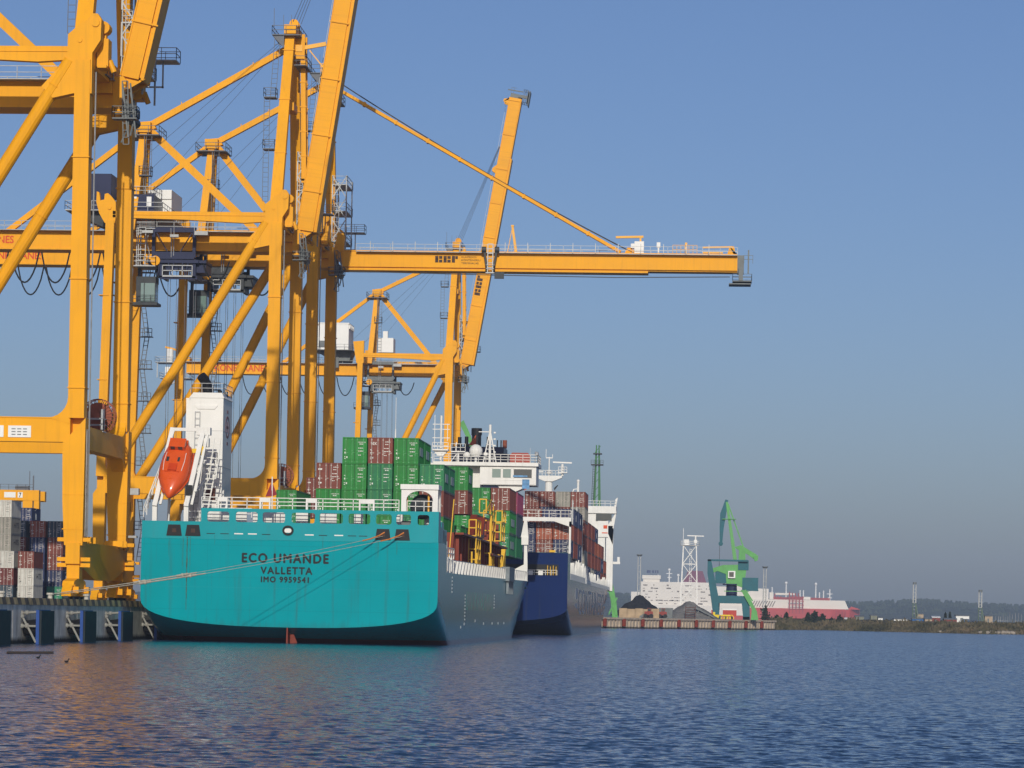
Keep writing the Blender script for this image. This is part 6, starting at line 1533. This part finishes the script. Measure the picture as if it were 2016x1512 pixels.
co = thing('conveyor', 'grey conveyor belt slanting down from the gravel heap', 'conveyor', (-3.3,790,2.75))
m = MB(); m.beam((-2.2,0,3.2),(3.2,0,.5),.9,.35); m.beam((-1.0,0,2.6),(-1.6,0,0),.2,.2); m.beam((2,0,1.1),(1.6,0,0),.2,.2); m.build('belt', GREYM, co)
for x, c, l in ((-.6,REDL,'red truck parked under the left leg of the green crane'),(3.2,WHITEC,'white roofed red trailer parked under the green crane portal')):
    T = thing('truck', l, 'truck', (x+.7,810,2.75))
    m = MB(); m.bx(-1.6 if x > 0 else -1,2.2 if x > 0 else 1,-1.2,1.2,.8,2.6); m.build('truck_body', mat('truck red paint',(.45,.05,.035),rough=.4,var=.15), T)
    m = MB(); m.bx(-1.65 if x > 0 else -1.05,2.25 if x > 0 else 1.05,-1.25,1.25,2.6,3.0); m.build('roof', WHITEC, T)
    m = MB()
    for a in (-.8,.9): m.tube((a,-1.25,.45),(a,1.25,.45),.45,n=12)
    split_build(m, 'wheel', BLACK, T)
# lattice radar tower
LT = thing('radar_tower', 'white lattice radar tower behind the gravel heap', 'tower', (-8.0,900,2.5))
m = MB(); hT = 22.9
w0, w1 = 2.75, 2.0
for sx in (-1,1):
    for sy in (-1,1): m.beam((sx*w0,sy*w0,0),(sx*w1,sy*w1,hT),.32,.32)
for k in range(4):
    z0, z1 = hT*k/4, hT*(k+1)/4; a, b2 = w0+(w1-w0)*k/4, w0+(w1-w0)*(k+1)/4
    for sy in (-1,1):
        m.beam((-a,sy*a,z0),(b2,sy*b2,z1),.16,.16); m.beam((a,sy*a,z0),(-b2,sy*b2,z1),.16,.16); m.beam((-b2,sy*b2,z1),(b2,sy*b2,z1),.2,.2)
        m.beam((sy*a,-a,z0),(sy*b2,b2,z1),.16,.16); m.beam((sy*b2,-b2,z1),(sy*b2,b2,z1),.2,.2)
m.ladder((.3,0,0),(.3,0,hT),.6,t=.12); m.build('lattice', WHITE, LT)
m = MB(); platform(m,-2.9,2.8,-2.6,2.6,hT+.15,1.2); m.bx(-1.8,-.3,-1,1,hT+.1,hT+1.9); m.beam((-2.1,0,hT),(-2.1,0,hT+5.4),.14,.14); m.build('tower_platform', WHITE, LT)
m = MB(); m.tube((1.7,0,hT),(1.7,0,hT+2.9),.28); m.beam((-.9,0,hT+3.1),(4.3,0,hT+3.0),.4,.3); m.bx(1.2,2.2,-.5,.5,hT+.8,hT+1.8); m.build('radar_antenna', WHITE, LT)
# flood light masts
def light_mast(x, y, z0, h, label, green=False):
    T = thing('light_mast', label, 'mast', (x,y,z0), 0, 'double tube flood light masts'); 
    m = MB()
    for s in (-.42,.42): m.tube((s,0,h*.45 if green else 0),(s,0,h),.2,.15,n=8)
    for k in range(8): m.beam((-.42,0,h*(.15+.1*k)),(.42,0,h*(.15+.1*k)),.12,.12)
    m.build('mast_tubes', mat('weathered pale mast', (.42,.43,.42), rough=.6, var=.15), T)
    if green:
        m = MB()
        for s in (-.42,.42): m.tube((s,0,0),(s,0,h*.45),.2,.18,n=8)
        m.beam((.5,0,0),(1.3,0,0),.3,.3); m.beam((1.4,0,-.6),(.5,0,h*.4),.3,.3); m.build('lower_tubes', mat('pale green mast paint',(.11,.155,.12),rough=.6,var=.2), T)
    m = MB(); m.tube((0,0,h),(0,0,h+.4),.6,1.0 if not green else .6,n=12); m.tube((0,0,h+.4),(0,0,h+.6),1.0 if not green else .6,n=12); m.build('lamp_ring', GREYM, T)
light_mast(-24.9,950,2.5,20.4,'pale double mast with lamp crown left of the white tanker'); light_mast(16.2,950,2.5,17.2,'pale double mast with lamp crown behind the green crane counterweight')
light_mast(61.8,905,4.2,10.6,'green footed double mast left of the red shed',True); light_mast(79.8,880,3.9,8.6,'green footed double mast on the tan block house',True)
# far tanker
TK = thing('gas_tanker', 'huge white and red gas tanker lying beyond the grassy spit', 'ship', (0,3000,0))
TRED = mat('tanker red hull', (.44,.045,.03), rough=.5, var=.2, scale=.06, streak=.0, spec=.2)
TWHT = mat('tanker cream paint', (.72,.67,.60), rough=.5, var=.06, scale=.05, spec=.2)
m = MB(); m.prismz([(-92,-22),(118,-22),(138,-15),(149,0),(138,15),(118,22),(-92,22)], -1, 14.8); m.prism([(134,14.8),(149,14.8),(147,15.8),(140,17.8),(138,16.0)],-14,14); 
for k in range(26): m.bx(56+3.1*k,56.5+3.1*k,-22.4,-22,1,14.6)
m.build('hull', TRED, TK)
m = MB(); m.prism([(-60,14.8),(137,14.8),(133,23.7),(-60,23.7)],-17,17); m.build('cargo_trunk', TWHT, TK)
m = MB(); m.bx(-86,30,-22.4,-18,6.5,16); m.bx(-86,-76,-18,18,14,29); m.bx(-76,-4,-18,18,14,39.6); m.bx(-4,37,-16,16,14,36); m.bx(37,55,-14,14,14,34.6); m.bx(-75,-56,-15,15,42.5,46.3); m.bx(-74,-57,-14,14,39.6,42.5)
m.prism([(-8,44),(-6,45),(26,36),(26,35)],-12,-11)
AC = m.build('accommodation', TWHT, TK)
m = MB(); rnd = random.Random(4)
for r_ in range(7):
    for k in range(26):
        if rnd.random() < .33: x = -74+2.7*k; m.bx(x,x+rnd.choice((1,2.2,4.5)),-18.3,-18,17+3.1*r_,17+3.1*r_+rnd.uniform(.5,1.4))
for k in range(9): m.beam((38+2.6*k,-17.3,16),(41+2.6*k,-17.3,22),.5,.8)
m.build('fittings_and_shadow_gaps', mat('tanker shadow gaps',(.16,.13,.11),var=.3,scale=.1), AC)  # dark bars: shadow gaps put in as colour, along with fittings
m = MB()
for x, w_ in ((-70.5,4),(-65,2.2),(-62,1.4),(-59.8,1.4)): m.bx(x,x+w_,-15.2,-15,48.6,51.4)
m.bx(-71,-58,-15.2,-15,47.0,47.4); m.build('sign_frame', mat('dark navy marking',(.04,.05,.12)), TK)
m = MB(); m.prism([(-33,39.6),(-9,39.6),(-13,51.5),(-28,52)],-8,8); m.build('funnel', mat('plum funnel paint',(.17,.04,.075),rough=.5,var=.2,scale=.1), TK)
m = MB(); m.bx(57,118,-10,10,23.7,26.2)
for k in range(10): m.bx(58+3*k,59.2+3*k,-11,-10,23.7,rnd.uniform(25,32)); 

for k in range(5): m.bx(76+3.4*k,76.9+3.4*k,-23,-22.5,10,27.5)
for z in (14,18,22,26): m.bx(75.5,91,-22.9,-22.6,z,z+.8)
m.build('deck_piping', mat('dull red piping',(.33,.05,.045),rough=.6,var=.3,scale=.1), TK)
for x, h in ((58.8,35.5),(73.2,41),(87.5,33),(91,33),(103.6,40.5),(107.4,31),(111.6,33),(118,34.5),(-47.4,52.5),(-59,46),(-38,47)):
    m = MB(); m.tube((x,-3,23 if x > 0 else 39),(x,-3,h),.75,.6,n=8); m.ball((x,-3,h),1.5 if h > 40 else .9,8,6)
    if x in (118,-47.4): m.beam((x-3,-3,h-4),(x+3,-3,h-4),.6,.6); m.beam((x-2,-3,h-8),(x+2.5,-3,h-8),.6,.6)
    m.build('vent_mast', WHITEC, TK)
m = MB(); m.bx(62,82,-4,-2,28.5,30.6); m.bx(90,98,-12,-8,24,27); m.bx(56,60,-12,-8,24,31); m.build('deck_house', TWHT, TK)

# ------------------------------------------------------------------ bushes and trees on the spit
LEAF = mat('dark evergreen leaves', (.030,.040,.026), rough=.9, var=.4, scale=.6, spec=.05)
def bush(x, y, z, w_, h, seed, label, name='bush'):
    T = thing(name, label, 'bush' if name == 'bush' else 'tree', (x,y,z), 0, 'dark bushes on the spit' if name == 'bush' else 'trees among the sheds')
    rnd = random.Random(seed); m = MB()
    for k in range(420):
        a = rnd.uniform(0,6.283); r_ = math.sqrt(rnd.random()); zz = rnd.random()
        k_ = (1-zz**2.2)**.5 if name == 'bush' else (1-zz)
        lump = .75+.5*noise.noise(Vector((math.cos(a)*1.3,math.sin(a)*1.3,seed+zz*2)))
        c = Vector((w_*.5*r_*k_*lump*math.cos(a)*1.2, w_*.5*r_*k_*lump*math.sin(a), h*zz*lump*1.15))
        s = rnd.uniform(.12,.34); u = Vector((rnd.gauss(0,1),rnd.gauss(0,1),rnd.gauss(0,1))).normalized()*s; v = Vector((rnd.gauss(0,1),rnd.gauss(0,1),rnd.gauss(0,1))).normalized()*s
        m.add([c-u-v,c+u-v,c+u+v,c-u+v],[(0,1,2,3)])
    m.build('foliage', LEAF, T)
    m = MB()
    for k in range(4): m.tube((0,0,-.3),(rnd.uniform(-.3,.3)*w_,rnd.uniform(-.2,.2)*w_,h*.6),.1,.03,n=5)
    m.build('stem', mat('bark',(.05,.04,.03),rough=.9), T)
def px_at(px, Y): return math.tan(math.atan((px-1008+3)/FPX)-YAW)*Y
for k, (px, Y, w_, h, l) in enumerate(((1503,892,3.2,4.3,'dark tall bush right behind the green crane leg'),(1546,905,2.8,2.6,'low dark bush below the red piping of the tanker'),(1587,905,2.2,2.6,'left bush of the dark clump before the red hull'),(1601,908,2.8,3.2,'tallest bush of the dark clump before the red hull'),(1617,905,2.2,2.3,'right bush of the dark clump before the red hull'),(1634,900,1.5,1.3,'small low bush between the dark clump and the tanker bow'),(1651,905,2.8,2.2,'lone dark bush below the tanker bow'),(1526,900,2.2,1.6,'low dark bush left of the white van on the spit'))):
    bush(px_at(px,Y), Y, 2.4, w_, h, k*3+1, l)
for k, (px, Y, h, l) in enumerate(((1858,905,3.2,'left of two small firs behind the red shed'),(1867,908,3.0,'right of two small firs behind the red shed'))):
    bush(px_at(px,Y), Y, 3.2, 1.4, h, 60+k, l, 'fir_tree')
# sheds, boxes and boats on the spit
def shed(px0, px1, Y, z, h, c, label, roof=None, name='shed', cat='shed', d=5, door=True):
    x0, x1 = px_at(px0,Y), px_at(px1,Y); T = thing(name, label, cat, ((x0+x1)/2,Y,z)); w_ = (x1-x0)/2
    m = MB(); m.bx(-w_,w_,0,d,-.5,h); 
    n = max(2,int(w_*2/.8))
    for k in range(n): m.bx(-w_+2*w_*k/n,-w_+2*w_*k/n+.06,-.03,0,0,h)
    m.build('wall', c, T)
    m = MB(); m.prismx([(-.2,h),(d/2,h+.35),(d+.2,h),(d+.2,h+.12),(d/2,h+.5),(-.2,h+.12)],-w_-.12,w_+.12); m.build('roof', roof or GREYM, T)
    if door: m = MB(); m.bx(-.35*w_,.1*w_,-.05,0,0,h*.7); m.build('door', GREYM, T)
    return T
BLU = mat('blue shed paint',(.03,.12,.33),rough=.6,var=.2); TANW = mat('tan wall',(.38,.30,.22),rough=.9,var=.2); DRED = mat('dull red wall',(.20,.055,.05),rough=.8,var=.25); GRN = mat('grey green wall',(.20,.21,.17),rough=.9,var=.2)
shed(1681,1698,925,2.8,1.6,GRN,'low grey shed below the tanker bow',name='shed'); shed(1711,1724,925,2.9,1.9,GRN,'grey box shed right of the tanker bow'); shed(1726,1735,923,2.8,1.3,WHITEC,'white box beside the grey shed on the spit',name='storage_box',cat='box')
shed(1660,1672,925,2.6,1.0,GRN,'small white van like hut under the tanker bow',WHITEC)
shed(1757,1783,915,3.0,.8,WHITEC,'low white hulls of boats ashore, left of the masts'.replace('hulls of boats ashore','sheeted stack'),GREYM,name='covered_stack',cat='stack',door=False)
shed(1793,1818,903,3.0,1.0,BLU,'long blue shed under the left green footed mast'); shed(1802,1815,905,3.4,2.1,TANW,'tan block house carrying the left green footed mast',name='block_house',cat='building')
shed(1818,1832,900,2.6,1.4,TANW,'tan shed right of the long blue shed'); shed(1832,1848,901,2.7,1.8,DRED,'dark red shed with pale roof right of the tan one',WHITEC)
shed(1856,1881,898,2.3,1.7,DRED,'wide dull red shed under the two small firs'); shed(1879,1905,905,3.2,2.0,WHITEC,'white building with dark door right of the red shed',name='building',cat='building'); shed(1895,1905,893,2.2,1.6,BLU,'small blue hut before the white building',name='hut',cat='hut')
shed(1936,1951,880,2.8,2.4,TANW,'tan block house under the right green footed mast',name='block_house',cat='building'); shed(1905,1925,893,2.2,1.2,GRN,'grey green shed left of the right block house'); shed(1915,1922,885,2.3,.9,WHITEC,'tiny white hut by the shore near the right mast',name='hut',cat='hut')
rnd = random.Random(31)
for k, px in enumerate((1951,1957,1963,1967,1972,1976,1981,1985,1990,1996,2002,2008)):
    Y = 930+rnd.uniform(0,40); T = thing('sailing_boat', 'small moored sailing boat with bare mast at the far right', 'boat', (px_at(px,Y),Y,2.6), rnd.uniform(-.5,.5), 'sailing boats in the far marina')
    m = MB(); m.prismz([(-1.6,-.6),(1.0,-.7),(2.2,0),(1.0,.7),(-1.6,.6)],0,.7); m.build('hull', WHITEC, T); m = MB(); m.tube((0,0,.7),(0,0,rnd.uniform(2.6,4.2)),.07,n=6); m.beam((-1.4,0,1.4),(0,0,1.4),.08,.08); m.build('mast', GALV, T)
for k, (px, d, s) in enumerate(((1925,3,.8),(1938,2.5,.9),(1962,3,1.0),(1975,2.4,1.2),(1986,3,1.1),(1996,2.6,1.0),(1855,3,.6),(1949,4,1.1))):
    x = px_at(px,835); T = thing('shore_rock', 'pale grey boulder on the shore at the far right', 'rock', (x,shore_y(x)+d,.3), k*1.1, 'boulders along the far shore')
    m = MB(); m.ball((0,0,.1),s,8,6,.6); m.v = [(a*(1+.3*noise.noise(Vector((a*2,b2*2,c_+k)))),b2*(1+.3*noise.noise(Vector((a*2,b2*2,c_+k+3)))),c_) for a,b2,c_ in m.v]; m.build('rock', mat('pale boulder',(.30,.26,.21),rough=.9,var=.3,scale=1.5), T)
# yard gantry crane at the left edge
RT = thing('yard_gantry_crane', 'low yellow yard gantry crane behind the stacked containers at left', 'crane', (-122.9,520,ZQ))
m = MB(); m.bx(-24,.0,-1.0,.2,18.6,20.5); m.bx(-24,-.2,4.5,5.7,18.6,20.5); GB = m.build('gantry_beam', YEL, RT)
m = MB(); m.bx(-6.4,-4.3,-1.05,-1.0,19.1,20.1); m.bx(-3.9,-3.0,-1.05,-1.0,19.1,20.1); m.build('sign_plate', WHITEC, GB)
m = MB(); letters_fit(m, '7', .8, -3.65, -3.25, -1.07, 19.2, bold=.02); m.build('lettering', BLACK, GB)
for x0, x1 in ((-3.0,-1.2),(-.95,-.0)):
    m = MB(); m.bx(x0,x1,-.9,.4,0,18.6); m.build('leg', YEL, RT)
m = MB(); m.bx(-1.25,-.9,-.7,.2,0,18.8); m.build('cable_duct', DARK, RT)
m = MB(); m.rail([(-24,-1,20.5),(-1,-1,20.5)],1.0,1.5,t=.08); m.beam((-2,0,20.5),(-2,0,24),.12,.12); m.beam((-1.3,0,20.5),(-1.3,0,23.2),.2,.2); m.bx(-4.5,-2,-.8,.2,20.6,21.3); m.build('top_walkway', LADD, RT)
# bits afloat
LG = tag(bpy.data.objects.new('floating_pole', None), 'dark thin pole floating on the water at the left', 'pole'); col.objects.link(LG); LG.location = (px_at(58,172)-0, 172, .08); LG.rotation_euler = (0,0,.1)
m = MB(); m.tube((-1.4,0,0),(1.4,0,.05),.075,n=8); m.build('pole', mat('wet dark wood',(.03,.022,.018),rough=.5), LG)
for k, (px, Y, l) in enumerate(((74,158,'small dark water bird left, below the floating pole'),(130,148,'small dark water bird right of the other one'))):
    T = thing('water_bird', l, 'bird', (px_at(px,Y),Y,.03), .4); T.scale = (.5,.5,.5); m = MB(); m.ball((0,0,.08),.2,10,8,.6); m.tube((.12,0,.12),(.2,0,.34),.06,.05); m.ball((.23,0,.36),.075); m.tube((.28,0,.36),(.36,0,.34),.03,.01); m.tube((-.15,0,.1),(-.3,0,.16),.07,.02); m.build('bird_body', BLACK, T)
ctemplates_done()
# ------------------------------------------------------------------ haze
hz_ = MB(); hz_.bx(-1700, 2300, -60, 5200, -4, 122)
hm = bpy.data.materials.new('haze'); hm.use_nodes = True; N = hm.node_tree.nodes; N.remove(N['Principled BSDF'])
pv = N.new('ShaderNodeVolumePrincipled'); pv.inputs['Color'].default_value = (.63,.77,1,1); pv.inputs['Density'].default_value = .00014; pv.inputs['Anisotropy'].default_value = 0.0
hm.node_tree.links.new(pv.outputs[0], N['Material Output'].inputs['Volume'])
o = hz_.build('haze', hm); tag(o, kind='stuff')
